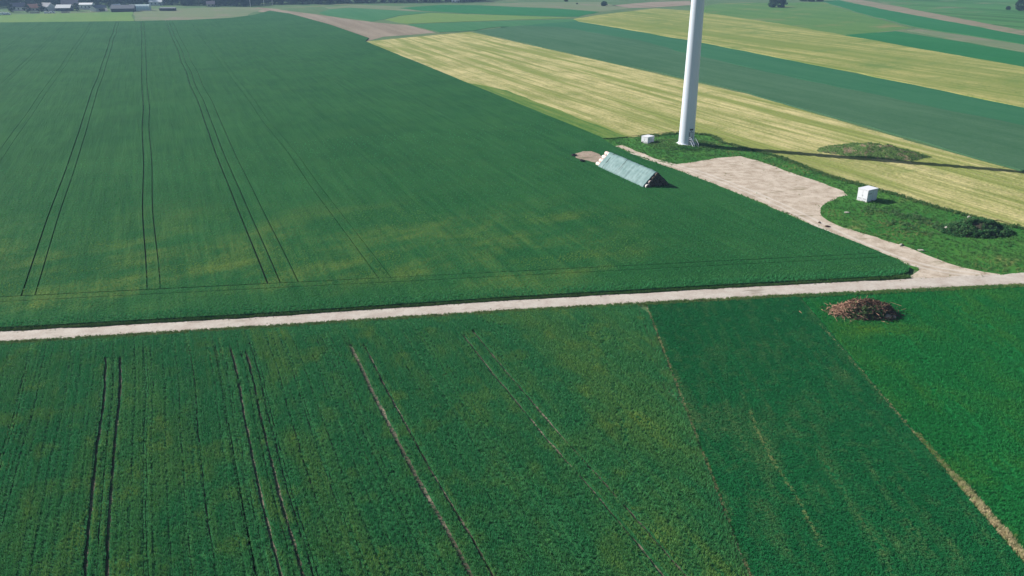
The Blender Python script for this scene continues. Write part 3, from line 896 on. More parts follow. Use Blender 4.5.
tint = 0.08 + 0.6 * sstep(0.52, 0.72, fbm(x0 / 7, y0 / 7, 141, 4)) * RNG.random(len(x0)) + 0.5 * sstep(4, 0.5, y0 - y_n(x0)) * RNG.random(len(x0))
scatter('verge_grass', np.stack([x0, y0, x0 * 0 + 0.016], 1), 0.5 + 0.7 * fbm(x0 / 3, y0 / 3, 143, 3) * (0.5 + RNG.random(len(x0)) * 0.6), tint, 0.2 + 0.7 * fbm(x0 / 4, y0 / 4, 144, 3), verge, 'rough tufted grass around the turbine plot', 'grass')

n = 2600
x0 = RNG.uniform(24, 95, n); y0 = RNG.uniform(118, 225, n)
k = in_poly(x0, y0, PAD)
x0, y0 = x0[k], y0[k]
pp = np.array(subdiv(PAD, 1.0))
de = np.sqrt(np.min((x0[:, None] - pp[None, :, 0]) ** 2 + (y0[:, None] - pp[None, :, 1]) ** 2, 1))
k = RNG.random(len(x0)) < np.exp(-de / 0.5) + 0.35 * sstep(0.60, 0.75, fbm(x0 / 4, y0 / 4, 151, 3))
x0, y0 = x0[k], y0[k]
ex, ey = pp[:, 0] + RNG.normal(0, 0.35, len(pp)), pp[:, 1] + RNG.normal(0, 0.35, len(pp))
k = (RNG.random(len(pp)) < 0.75) & (ey > y_n(ex) + 0.3)
x0, y0 = np.concatenate([x0, ex[k]]), np.concatenate([y0, ey[k]])
scatter('verge_grass', np.stack([x0, y0, x0 * 0 + 0.02], 1), 0.30 + 0.35 * RNG.random(len(x0)), 0.2 + 0.6 * RNG.random(len(x0)), RNG.random(len(x0)), verge, 'sparse grass creeping in over the edges of the gravel pad', 'grass')

# darker balk of tall grass where plot, cereal and yellow field meet
bl = [(37.78, 236.50), (45.76, 239.91), (53.71, 242.24), (59.49, 238.48), (60.15, 228.88), (64.88, 221.94), (71.29, 211.09), (76.88, 191.29), (85.16, 176.66), (89.54, 166.84), (96.80, 154.64), (100.60, 150.50)]
gx, gy = [], []
for a, b in zip(bl[:-1], bl[1:]):
    n = int(math.hypot(b[0] - a[0], b[1] - a[1]) * 9)
    q = strip_points(a, b, 0.9, n); gx.append(q[0]); gy.append(q[1])
gx, gy = np.concatenate(gx), np.concatenate(gy)
scatter('verge_grass', np.stack([gx, gy, gx * 0 + 0.016], 1), 0.9 + 0.7 * RNG.random(len(gx)), 0.35 * RNG.random(len(gx)), 0.3 * RNG.random(len(gx)), verge, 'tall dark grass edging the yellow field by the turbine plot', 'grass')

# ------------------------------------------------------------------ wind turbine tower
M_WHITE = simple('tower_paint', (0.58, 0.63, 0.73), 0.45, 0.025, 0.35, 0.4)
M_CONC = simple('concrete', (0.42, 0.41, 0.38), 0.9, 0.18, 1.2, 0.2, 0.01)
M_GREY = simple('grey_metal', (0.16, 0.17, 0.19), 0.55, 0.1, 3.0, 0.4)
M_DARK = simple('dark_louvre', (0.035, 0.045, 0.07), 0.6, 0.15, 4.0, 0.3)
M_DOOR = simple('door_paint', (0.55, 0.57, 0.60), 0.5, 0.05, 2.0, 0.4)
TX, TY = 49.3, 226.3
TB = empty('wind_turbine', (TX, TY, 0.0))
tag(TB, 'tall white tapered wind turbine tower rising out of the picture', 'wind turbine')


def lathe(name, prof, mat, parent, seg=64, loc=(0, 0, 0), smooth=True, caps=True):
    vs, fs = [], []
    for r, z in prof:
        for k in range(seg):
            a = 2 * math.pi * k / seg
            vs.append((loc[0] + r * math.cos(a), loc[1] + r * math.sin(a), loc[2] + z))
    n = len(prof)
    for i in range(n - 1):
        for k in range(seg):
            k2 = (k + 1) % seg
            fs.append((i * seg + k, i * seg + k2, (i + 1) * seg + k2, (i + 1) * seg + k))
    if caps: fs.append(tuple(range(seg))[::-1]); fs.append(tuple((n - 1) * seg + k for k in range(seg)))
    return mesh_obj(name, vs, fs, mat, parent, smooth)


def tr(z): return 2.16 - 0.0113 * z
zs_ = [0.55, 14.0, 28.0, 44.0, 62.0, 84.0]
for i in range(5):
    a, b = zs_[i], zs_[i + 1]
    st_ = 8
    lathe('tower_section', [(tr(a), a)] + [(tr(a + (b - a) * t / st_), a + (b - a) * t / st_) for t in range(1, st_)] + [(tr(b), b)], M_WHITE, TB, caps=(i == 4))
    if i < 4: lathe('flange_seam', [(tr(b) - 0.02, b - 0.03), (tr(b) + 0.006, b - 0.02), (tr(b) + 0.006, b + 0.02), (tr(b) - 0.02, b + 0.03)], M_WHITE, TB, caps=False)
lathe('foundation', [(2.95, -0.3), (2.95, 0.42), (2.85, 0.50), (2.30, 0.52)], M_CONC, TB)
lathe('base_flange', [(2.45, 0.50), (2.45, 0.60), (2.18, 0.62), (2.17, 0.66)], M_WHITE, TB)
DA = math.radians(-68.0)
dd = Vector((math.cos(DA), math.sin(DA), 0)); dt = Vector((-math.sin(DA), math.cos(DA), 0))


def on_tower(name, z, w, h, depth, mat, out=0.0):
    c = dd * (tr(z) - depth / 2 + 0.10 + out) + Vector((0, 0, z))
    return box(name, c, (depth, w, h), mat, TB, DA, 0.015)


on_tower('door_frame', 2.85, 1.25, 2.35, 0.34, M_GREY)
on_tower('door', 2.85, 0.95, 2.10, 0.34, M_DOOR, 0.035)
on_tower('door_vent', 2.35, 0.55, 0.45, 0.34, M_DARK, 0.06)
on_tower('door_handle', 2.95, 0.06, 0.22, 0.40, M_DARK, 0.06).location = dt * 0.36
on_tower('wall_vent', 4.75, 1.05, 0.42, 0.34, M_DARK, 0.0)
on_tower('wall_lamp', 4.28, 0.26, 0.18, 0.40, M_GREY, 0.06)
pc = dd * (tr(0) + 0.62)
box('platform', pc + Vector((0, 0, 1.58)), (1.15, 1.5, 0.08), M_GREY, TB, DA)
for s in (-1, 1):
    for q in (0.10, 1.12):
        bm = bmesh.new()
        p = dd * (tr(0) + q) + dt * (0.68 * s)
        bm_rod(bm, p + Vector((0, 0, 0.4)), p + Vector((0, 0, 1.54)), 0.05)
        bm_obj('platform_leg', bm, M_GREY, TB)
    bm = bmesh.new()
    a = dd * (tr(0) + 1.14) + dt * (0.70 * s); b = dd * (tr(0) + 3.0) + dt * (0.70 * s)
    i0 = dd * (tr(0) + 0.10) + dt * (0.70 * s)
    for zz in (2.62, 2.15): bm_rod(bm, i0 + Vector((0, 0, zz)), a + Vector((0, 0, zz)), 0.035)
    bm_rod(bm, a + Vector((0, 0, 2.62)), b + Vector((0, 0, 1.05)), 0.045)
    bm_rod(bm, a + Vector((0, 0, 1.60)), a + Vector((0, 0, 2.62)), 0.04)
    bm_rod(bm, b + Vector((0, 0, 0.0)), b + Vector((0, 0, 1.05)), 0.04)
    bm_obj('handrail', bm, M_WHITE, TB)
    bm = bmesh.new()
    bm_rod(bm, a + Vector((0, 0, 1.52)), b + Vector((0, 0, 0.05)), 0.07)
    bm_obj('stringer', bm, M_WHITE, TB)
for i in range(7):
    t = (i + 0.5) / 7
    c = dd * (tr(0) + 1.2 + 1.75 * t) + Vector((0, 0, 1.46 * (1 - t) + 0.03))
    box('stair_tread', c, (0.26, 1.34, 0.05), M_GREY, TB, DA)

# low grassed mound over the foundation
def mound(name, cx, cy, rx, ry, h, rz, mat, parent=None, n=40, m=14, seed=1, bumpy=0.25, power=1.6, sink=0.05):
    vs, fs = [], []
    for i in range(m + 1):
        t = i / m
        for k in range(n):
            a = 2 * math.pi * k / n
            w = 1 + 0.30 * (float(noise(np.array([math.cos(a) * 1.7 + 9]), np.array([math.sin(a) * 1.7 + 5]), seed)[0]) - 0.5)
            x, y = rx * t * w * math.cos(a), ry * t * w * math.sin(a)
            nz = float(fbm(np.array([x / 1.3 + 40]), np.array([y / 1.3 + 40]), seed + 3, 4)[0]) - 0.5
            z = h * (1 - t ** power) * (1 + bumpy * 2 * nz) + bumpy * 0.5 * h * nz * (1 - t) - sink * t
            vs.append((x, y, z))
    for i in range(m):
        for k in range(n):
            k2 = (k + 1) % n
            fs.append((i * n + k, (i + 1) * n + k, (i + 1) * n + k2, i * n + k2))
    o = mesh_obj(name, vs, fs, mat, parent, True)
    if parent is None:
        o.location = (cx, cy, 0); o.rotation_euler = (0, 0, rz)
    return o, vs


fm, _ = mound('foundation_mound', TX - 1.0, TY - 0.5, 10.5, 8.5, 0.52, 0.2, M_PLOT, power=3.0, bumpy=0.15)
tag(fm, 'low grassed mound at the foot of the turbine tower', 'mound')
n = 1500
a = RNG.uniform(0, 6.283, n); r = np.sqrt(RNG.random(n))
x0, y0 = TX - 1 + 10 * r * np.cos(a), TY - 0.5 + 8 * r * np.sin(a)
k = np.hypot(x0 - TX, y0 - TY) > 3.1
x0, y0, r = x0[k], y0[k], r[k]
dk = np.exp(-(((x0 - TX + 1) / 4) ** 2 + ((y0 - TY + 6) / 1.8) ** 2))
scatter('verge_grass', np.stack([x0, y0, 0.50 * (1 - r ** 3)], 1), 0.5 + 0.4 * RNG.random(len(x0)) + 0.5 * dk, 0.35 * RNG.random(len(x0)) * (1 - dk), 0.5 * RNG.random(len(x0)), verge, 'short green grass on the mound under the turbine tower', 'grass')

# ------------------------------------------------------------------ white kiosks
M_BOX = simple('kiosk_paint', (0.64, 0.65, 0.70), 0.55, 0.03, 1.0, 0.3)
M_SEAM = simple('kiosk_seam', (0.42, 0.42, 0.44), 0.6, 0.05, 1.0, 0.3)


def kiosk(cx, cy, rz, lx, ly, h, label):
    r = empty('transformer_kiosk', (cx, cy, 0), rz)
    tag(r, label, 'kiosk', 'white kiosks on the turbine plot')
    box('plinth', (0, 0, 0.03), (lx - 0.06, ly - 0.06, 0.22), M_CONC, r)
    box('housing', (0, 0, 0.14 + (h - 0.26) / 2), (lx - 0.10, ly - 0.10, h - 0.26), M_BOX, r, bevel=0.02)
    bm = bmesh.new()
    vv = bm_box(bm, (0, 0, h - 0.05), (lx, ly, 0.14), bevel=0.0)
    bm_obj('roof', bm, M_BOX, r)
    for s in (-1, 1):
        box('door_frame', (-lx / 2 + 0.047, s * (ly / 4 - 0.03), h / 2), (0.02, ly / 2 - 0.05, h - 0.53), M_SEAM, r)
        d = box('door', (-lx / 2 + 0.045, s * (ly / 4 - 0.03), h / 2), (0.035, ly / 2 - 0.14, h - 0.62), M_BOX, r)
        box('handle', (-lx / 2 + 0.015, s * 0.12, h / 2), (0.04, 0.04, 0.16), M_GREY, d)
        v = box('vent', (-lx / 2 + 0.018, s * (ly / 4 - 0.03), h * 0.24), (0.03, ly / 2 - 0.5, 0.28), M_SEAM, d)
    box('side_frame', (lx * 0.22, -ly / 2 + 0.047, h / 2), (lx * 0.4 + 0.08, 0.02, h - 0.62), M_SEAM, r)
    box('side_panel', (lx * 0.22, -ly / 2 + 0.045, h / 2), (lx * 0.4, 0.035, h - 0.7), M_BOX, r)
    box('side_vent', (-lx * 0.25, -ly / 2 + 0.045, h * 0.68), (lx * 0.3, 0.035, 0.3), M_SEAM, r)
    return r


kiosk(77.95, 170.95, math.radians(32.3), 3.5, 2.6, 2.75, 'white cube shaped kiosk on the grass by the spur curve')
kiosk(38.9, 229.3, math.radians(40.0), 2.9, 2.5, 1.95, 'small white kiosk on the grass beside the turbine tower')

# ------------------------------------------------------------------ tarpaulin covered stack of round bales
M_WRAP = simple('bale_wrap', (0.66, 0.60, 0.57), 0.5, 0.10, 2.0, 0.35, 0.01)
M_WRAPP = simple('bale_wrap_pink', (0.62, 0.47, 0.43), 0.5, 0.12, 2.0, 0.35, 0.01)
M_STRAW = simple('bale_straw', (0.10, 0.078, 0.058), 0.95, 0.3, 5.0, 0.1, 0.03)
TARP = NT('tarpaulin')
_p = TARP.pos(obj=True)
TARP.color(TARP.mix(TARP.ramp(TARP.noise(_p, 0.5, 6), 0.35, 0.7), (0.112, 0.188, 0.188), (0.178, 0.262, 0.268)))
TARP.bump(TARP.noise(_p, 1.6, 5, 0.6), 0.12)
TARP.set(roughness=0.6)
M_TARP = TARP.m
M_ROPE = simple('dark_strap', (0.05, 0.07, 0.06), 0.8, 0.1, 3.0)
BD_, BS, BST = 1.15, 1.62, 0.817     # bale diameter, spacing, tier rise
UC = 101.7


def bale_meshes(mat):
    seg = 20
    prof = [(0.30, -0.60), (0.50, -0.59), (0.555, -0.55), (0.575, -0.45), (0.565, -0.15), (0.58, 0.15), (0.575, 0.45), (0.555, 0.55), (0.50, 0.59), (0.30, 0.60)]
    side = lathe('wrapping', prof[1:-1], mat, None, seg, smooth=True)
    e = lathe('bale_end', [(0.50, -0.603), (0.15, -0.615), (0.15, 0.615), (0.50, 0.603)], M_STRAW, None, seg)
    for o in (side, e):
        S.collection.objects.unlink(o)
    return side.data, e.data


M_WRAPSH = simple('shade_dark_wrap', (0.10, 0.08, 0.065), 0.8, 0.2, 3.0)  # bale wrap darkened in colour to paint the shaded near end of the stack
BWM = [bale_meshes(M_WRAP), bale_meshes(M_WRAPP), bale_meshes(M_WRAPSH)]
TIERN = ['bottom', 'second', 'third', 'top']
ROWV = Vector((-ST, CT, 0))


def bale(u, v, z, which, label, group):
    x, y = xy(u, v)
    r = empty('round_bale', (x, y, z))
    r.rotation_euler = (math.radians(-90), 0, TH + random.uniform(-.04, .04))
    tag(r, label, 'bale', group)
    a, b = BWM[which]
    for nm, me in (('wrapping', a), ('bale_end', b)):
        link(bpy.data.objects.new(nm, me), r)


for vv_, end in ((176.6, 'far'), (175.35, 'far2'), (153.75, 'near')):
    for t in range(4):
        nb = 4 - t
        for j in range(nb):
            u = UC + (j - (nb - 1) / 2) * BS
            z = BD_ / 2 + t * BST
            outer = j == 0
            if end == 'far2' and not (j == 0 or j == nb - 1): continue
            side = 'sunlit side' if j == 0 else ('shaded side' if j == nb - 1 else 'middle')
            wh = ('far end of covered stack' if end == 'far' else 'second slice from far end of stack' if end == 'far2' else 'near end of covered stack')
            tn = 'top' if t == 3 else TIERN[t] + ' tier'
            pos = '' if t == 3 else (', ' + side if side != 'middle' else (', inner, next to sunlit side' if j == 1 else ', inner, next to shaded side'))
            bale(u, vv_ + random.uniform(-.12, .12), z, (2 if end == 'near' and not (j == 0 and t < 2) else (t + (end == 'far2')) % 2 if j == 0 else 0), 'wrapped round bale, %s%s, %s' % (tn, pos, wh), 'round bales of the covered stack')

tp = empty('tarpaulin', (*xy(UC, 153.6), 0), TH)
tag(tp, 'pale teal tarpaulin draped over the long bale stack', 'tarpaulin')
# cross-section of the cover (u offset from the ridge, height), eased over the four tiers
half = [(0.0, 3.68), (0.30, 3.62), (0.62, 3.36), (0.95, 2.98), (1.30, 2.74), (1.58, 2.46), (1.85, 2.12), (2.15, 1.90), (2.42, 1.62), (2.70, 1.28), (2.98, 1.04), (3.22, 0.74), (3.36, 0.42)]
prof = [(-a, z) for a, z in half[::-1]] + half[1:]


def tarp_panel(v0, v1, lift, seed):
    nv = max(3, int((v1 - v0) / 0.30))
    vs, fs = [], []
    K = len(prof)
    for i in range(nv + 1):
        v = v0 + (v1 - v0) * i / nv
        sag = 0.09 * math.sin(v * 2 * math.pi / 1.22)
        hem = 0.75 * (float(fbm(np.array([v / 1.8]), np.array([seed * 7.0]), seed, 3)[0]) - 0.35)
        for j, (a, z) in enumerate(prof):
            e = abs(a) / 3.36
            wr_ = 0.20 * (float(fbm(np.array([v / 0.9 + 50]), np.array([a / 0.9 + 50]), seed, 3)[0]) - 0.5)
            s = 1 if a >= 0 else -1
            zz = z + sag * (0.3 + e) + wr_ + lift - (hem if e > 0.97 else 0)
            vs.append((a + s * (lift + 0.5 * wr_) + (s * 0.10 if e > 0.97 else 0), v, zz))
    for i in range(nv):
        for j in range(K - 1):
            fs.append((i * K + j, i * K + j + 1, (i + 1) * K + j + 1, (i + 1) * K + j))
    o = mesh_obj('tarp_panel', vs, fs, M_TARP, tp, True)
    sm = o.modifiers.new('thickness', 'SOLIDIFY'); sm.thickness = 0.02
    return o


def tarp_strap(v, w, lift=0.07):
    bm = bmesh.new()
    for (a, z), (b, zb) in zip(prof[:-1], prof[1:]):
        bm_box(bm, ((a + b) / 2, v, (z + zb) / 2 + lift), (math.hypot(b - a, zb - z) + 0.04, w, 0.03), 0, 0, -math.atan2(zb - z, b - a))
    return bm_obj('strap', bm, M_ROPE, tp)


tarp_panel(0.0, 12.9, 0.03, 1)
tarp_panel(12.7, 19.4, 0.06, 2)
tarp_panel(19.25, 21.6, 0.03, 3)
tarp_strap(12.75, 0.16, 0.12)
tarp_strap(19.35, 0.16, 0.12)

M_BARE = gravel('bare_patch', (0.22, 0.165, 0.125), (0.34, 0.27, 0.215), (0.10, 0.11, 0.05))
sheet('bare_patch', [(16.62, 212.81), (19.31, 216.33), (21.76, 216.33), (23.58, 212.81), (23.83, 204.99), (22.47, 201.80), (20.67, 204.45), (18.78, 206.62), (17.08, 208.28)], 0.50, M_BARE, 'bare trampled earth patch at the far end of the bale stack', 'bare patch', base=0.0, rough=0.5, step=1, seed=4, wl=2)
M_RUBBER = simple('tyre_rubber', (0.018, 0.018, 0.020), 0.8, 0.2, 5.0, 0.2)


def tyre(x, y, z, tilt, label):
    r = empty('old_tyre', (x, y, z))
    r.rotation_euler = tilt
    tag(r, label, 'tyre', 'dark tyres by the bale stack')
    pr = []
    for k in range(9):
        a = math.pi * 2 * k / 8
        pr.append((0.52 + 0.20 * math.cos(a), 0.20 + 0.19 * math.sin(a)))
    o = lathe('rubber_ring', pr, M_RUBBER, r, 24)
    me = o.data
    bm = bmesh.new(); bm.from_mesh(me)
    bmesh.ops.delete(bm, geom=[f for f in bm.faces if len(f.verts) > 4], context='FACES')
    bm.to_mesh(me); bm.free()


tyre(*(16.49, 211.09), 0.5, (0.1, 0.0, 0.0), 'old dark tyre lying on the crop left of the bare patch')
tyre(*(18.13, 204.99), 0.5, (0.0, 0.15, 0.0), 'old dark tyre at the lower edge of the bare patch')

# ------------------------------------------------------------------ heaps and mounds
def heap_mat(name, a, b, veg, lo=0.5, hi=0.6):
    m = NT(name)
    p = m.pos(obj=True)
    c = m.mix(m.ramp(m.noise(p, 2.2, 5, 0.65), 0.35, 0.65), a, b)
    c = m.mix(m.ramp(m.noise(p, 0.5, 4, 0.6), lo, hi), c, veg)
    m.color(c); m.bump(m.noise(p, 3.5, 5, 0.7), 0.25)
    return m.m


M_HEAP = heap_mat('heap_earth', (0.050, 0.032, 0.024), (0.135, 0.080, 0.055), (0.035, 0.060, 0.028), 0.52, 0.62)
M_TWIG = simple('dry_twigs', (0.30, 0.180, 0.125), 0.9, 0.45, 0.8, 0.1)
M_TWIGD = simple('shade_dark_twigs', (0.095, 0.058, 0.042), 0.9, 0.35, 0.8, 0.1)  # darker copy of the twig brown, paints shade on the heap's right side
hp = empty('brush_heap', (52.7, 110.4, 0), 0.03)
tag(hp, 'brown heap of brushwood and earth beside the gravel track', 'heap')
_, hv = mound('earth', 0, 0, 5.1, 3.1, 1.75, 0, M_HEAP, hp, n=48, m=16, seed=5, bumpy=0.5, power=2.2)
hv = np.array(hv)


def heap_z(x, y, tab=hv):
    d = (tab[:, 0] - x) ** 2 + (tab[:, 1] - y) ** 2
    return tab[np.argmin(d), 2]


def twigs(name, n, cx, cy, sx, sy, mat, ln, rad, up):
    vs, fs = [], []
    for i in range(n):
        x, y = random.gauss(cx, sx), random.gauss(cy, sy)
        z = max(0.0, heap_z(x, y)) + random.uniform(-0.05, up)
        d = Vector((random.gauss(0, 1), random.gauss(0, 1), random.gauss(0, 0.45))).normalized()
        l = ln * random.uniform(0.4, 1.2); r = rad * random.uniform(0.5, 1.3)
        q = d.orthogonal().normalized(); w = d.cross(q)
        c = Vector((x, y, z))
        k = len(vs)
        for s, rr_ in ((-1, r), (1, r * 0.5)):
            for a in (0, 2.094, 4.189): vs.append(c + d * (s * l / 2) + q * (rr_ * math.cos(a)) + w * (rr_ * math.sin(a)))
        fs += [(k, k + 1, k + 4, k + 3), (k + 1, k + 2, k + 5, k + 4), (k + 2, k, k + 3, k + 5), (k + 3, k + 4, k + 5)]
    o = mesh_obj(name, vs, fs, mat, hp); o['kind'] = 'stuff'
    return o


twigs('lit_dry_branches', 1300, -2.6, 0.4, 1.05, 1.0, M_TWIG, 0.75, 0.06, 0.35)  # lighter dry twigs on the left also paint the heap's sunlit side
twigs('shade_side_branches', 1500, 1.3, 0.2, 1.6, 1.1, M_TWIGD, 0.9, 0.07, 0.45)
twigs('long_branches', 70, -0.3, 0.0, 3.0, 1.5, M_TWIG, 2.4, 0.05, 0.3)
n = 420
x0, y0 = RNG.normal(0.3, 1.5, n), RNG.normal(-0.9, 0.7, n)
z0 = np.array([max(0, heap_z(a, b)) for a, b in zip(x0, y0)])
scatter('weeds', np.stack([x0, y0, z0 - 0.1], 1), 0.5 + 0.4 * RNG.random(n), 0.5 * RNG.random(n), RNG.random(n), weed, '', '', hp)


def boulder(name, x, y, z, rx, ry, rz, mat, label, cat, seed, group=None):
    bm = bmesh.new()
    bmesh.ops.create_icosphere(bm, subdivisions=3, radius=1.0)
    rr2 = random.Random(seed)
    pl = [(Vector((rr2.gauss(0, 1), rr2.gauss(0, 1), rr2.gauss(0, 1))).normalized(), rr2.uniform(0.6, 0.95)) for _ in range(12)]
    for v in bm.verts:
        for nrm, d in pl:
            e = v.co.dot(nrm) - d
            if e > 0: v.co -= nrm * e
        v.co = Vector((v.co.x * rx, v.co.y * ry, v.co.z * rz))
    o = bm_obj(name, bm, mat)
    o.location = (x, y, z); o.rotation_euler = (0, 0, seed * 1.3)
    return tag(o, label, cat, group)


M_STONE = simple('pale_stone', (0.30, 0.245, 0.20), 0.9, 0.25, 2.5, 0.2, 0.05)
M_STONE2 = simple('white_stone', (0.33, 0.31, 0.275), 0.9, 0.12, 2.5, 0.2, 0.03)
M_CLOD = simple('earth_clod', (0.085, 0.060, 0.045), 0.95, 0.3, 3.0, 0.1, 0.05)
boulder('rubble_block', *(55.62, 108.51), 0.30, 0.75, 0.5, 0.5, M_STONE, 'pale rubble block at the lower corner of the brown heap', 'rubble', 3)
boulder('rubble_block', *(56.51, 108.69), 0.22, 0.5, 0.45, 0.36, M_STONE, 'smaller pale rubble block beside the larger one at the heap', 'rubble', 4)
boulder('stone_slab', *(70.02, 161.41), 0.14, 0.75, 0.42, 0.17, M_STONE2, 'flat white stone slab lying in grass below the cube kiosk', 'stone', 5)
boulder('earth_clod', *(61.88, 154.64), 0.12, 0.40, 0.3, 0.2, M_CLOD, 'dark clod of earth at the edge of the gravel curve', 'clod', 6)
boulder('earth_clod', *(62.56, 152.07), 0.14, 0.65, 0.35, 0.22, M_CLOD, 'larger dark clod of earth lower on the gravel curve', 'clod', 7)
boulder('stone', *(72.24, 141.10), 0.15, 0.5, 0.3, 0.22, M_STONE2, 'pale stone at the grassy edge of the spur', 'stone', 8)
boulder('stone', *(74.55, 138.11), 0.15, 0.7, 0.35, 0.22, M_STONE2, 'longer pale stone lower down the grassy spur edge', 'stone', 9)

# weedy earth mound near the right border
M_MND = heap_mat('mound_earth', (0.040, 0.030, 0.024), (0.095, 0.070, 0.052), (0.020, 0.060, 0.020), 0.42, 0.55)
wm = empty('weedy_mound', (90.3, 149.3, 0), 0.05)
tag(wm, 'dark weedy earth mound on the grass near the track junction', 'mound')
_, mv = mound('earth', 0, 0, 6.6, 3.9, 2.15, 0, M_MND, wm, n=48, m=16, seed=15, bumpy=0.30, power=1.8)
mv = np.array(mv)
n = 900
a = RNG.uniform(0, 6.283, n); r = np.sqrt(RNG.random(n)) * 1.08
x0, y0 = 6.6 * r * np.cos(a), 3.9 * r * np.sin(a)
k = ~((x0 > -1.5) & (x0 < 4.2) & (y0 < -0.7) & (y0 > -2.8) & (RNG.random(n) < 0.85))
x0, y0 = x0[k], y0[k]
z0 = np.array([max(0, heap_z(p_, q_, mv)) for p_, q_ in zip(x0, y0)])
scatter('weeds', np.stack([x0, y0, z0 - 0.15], 1), 0.7 + 0.7 * RNG.random(len(x0)), 0.25 * RNG.random(len(x0)) ** 2, RNG.random(len(x0)) * 0.8, weed, '', '', wm)
boulder('stone', *(84.81, 149.58), 0.5, 0.8, 0.4, 0.5, M_STONE2, 'pale stone at the sunlit foot of the weedy mound', 'stone', 12)
boulder('stone', *(92.28, 155.62), 0.9, 0.4, 0.35, 0.3, M_STONE2, 'pale stone behind the top of the weedy mound', 'stone', 13)

# low weeds straggling from the kiosk to the mound
wx, wy = [], []
for a, b, n in (((74.30, 164.27), (80.78, 160.71), 70), ((80.78, 160.71), (85.29, 148.96), 150), ((76.35, 155.30), (81.20, 146.56), 60)):
    q = strip_points(a, b, 2.6, n); wx.append(q[0]); wy.append(q[1])
wx, wy = np.concatenate(wx), np.concatenate(wy)
scatter('weeds', np.stack([wx, wy, wx * 0], 1), 0.6 + 0.8 * RNG.random(len(wx)) * fbm(wx / 3, wy / 3, 5), 0.3 * RNG.random(len(wx)), 0.4 + 0.6 * RNG.random(len(wx)), weed, 'straggling dark weeds between the cube kiosk and the weedy mound', 'weeds')

# long grassy bank in the yellow field
M_BANK = heap_mat('bank_earth', (0.17, 0.125, 0.08), (0.27, 0.20, 0.135), (0.075, 0.135, 0.036), 0.36, 0.52)
bk = empty('grassy_bank', (97.0, 215.5, 0), -0.32)
tag(bk, 'long low earth bank with patchy grass in the yellow field', 'bank')
_, bv = mound('earth', 0, 0, 15.0, 7.5, 2.7, 0, M_BANK, bk, n=56, m=16, seed=25, bumpy=0.30, power=1.7)
bv = np.array(bv)
n = 5200
a = RNG.uniform(0, 6.283, n); r = np.sqrt(RNG.random(n)) * 1.06
x0, y0 = 15.3 * r * np.cos(a), 7.8 * r * np.sin(a)
k = ~((np.abs(x0 + 1) < 5.0) & (np.abs(y0 + 2.4) < 1.8) & (RNG.random(n) < 0.6))
x0, y0 = x0[k], y0[k]
z0 = np.array([max(0, heap_z(p_, q_, bv)) for p_, q_ in zip(x0, y0)])
scatter('weeds', np.stack([x0, y0, z0 - 0.05], 1), 0.40 + 0.25 * RNG.random(len(x0)), 0.12 + 0.22 * fbm(x0 / 2.5, y0 / 2.5, 7, 3), 0.6 + 0.4 * RNG.random(len(x0)), verge, '', '', bk)

# ------------------------------------------------------------------ far trees and bushes
M_BARK = simple('bark', (0.085, 0.065, 0.05), 0.9, 0.25, 2.0, 0.1)


def foliage(name, a, b):
    m = NT(name)
    oi = m.n.new('ShaderNodeObjectInfo')
    p = m.pos()
    f = m.math('ADD', m.math('MULTIPLY', m.noise(p, 0.35, 3), 0.6), m.math('MULTIPLY', oi.outputs['Random'], 0.45))
    m.color(m.mix(m.ramp(f, 0.3, 0.75), a, b))
    m.set(roughness=0.8)
    tr_ = m.n.new('ShaderNodeBsdfTranslucent'); m.L(m.b.inputs['Base Color'].links[0].from_socket, tr_.inputs[0])
    ms = m.n.new('ShaderNodeMixShader'); ms.inputs[0].default_value = 0.2
    m.L(m.b.outputs[0], ms.inputs[1]); m.L(tr_.outputs[0], ms.inputs[2]); m.L(ms.outputs[0], m.n['Material Output'].inputs[0])
    return m.m


M_LEAF = foliage('tree_leaves', (0.010, 0.030, 0.016), (0.030, 0.066, 0.028))
M_BUSH = foliage('bush_leaves', (0.010, 0.034, 0.014), (0.026, 0.066, 0.024))


def crown_mesh(seed, h, w, base, mat, n_cl=34, n_lf=26, leaf=0.55):
    r = random.Random(seed)
    vs, fs = [], []
    for c in range(n_cl):
        a = r.uniform(0, 6.283); t = r.random()
        z = base + (h - base) * t
        prof_ = math.sin(math.pi * (0.12 + 0.80 * t)) ** 0.7
        rad = w / 2 * prof_ * math.sqrt(r.random())
        cc = Vector((rad * math.cos(a), rad * math.sin(a), z))
        cr = w * r.uniform(0.11, 0.2)
        for l in range(n_lf):
            d = Vector((r.gauss(0, 1), r.gauss(0, 1), r.gauss(0, 0.8)))
            p = cc + d.normalized() * cr * r.random() ** 0.4
            if p.z < 0.1: p.z = 0.1
            M = Matrix.Rotation(r.uniform(0, 6.28), 3, 'Z') @ Matrix.Rotation(r.uniform(-1.3, 1.3), 3, 'X')
            s = leaf * r.uniform(0.6, 1.3)
            k = len(vs)
            for q in ((-s, -s * .4, 0), (s * .2, -s * .6, 0), (s, 0, 0), (s * .1, s * .6, 0)): vs.append(p + M @ Vector(q))
            fs.append((k, k + 1, k + 2, k + 3))
    me = bpy.data.meshes.new('crown'); me.from_pydata([tuple(v) for v in vs], [], fs); me.materials.append(mat)
    return me


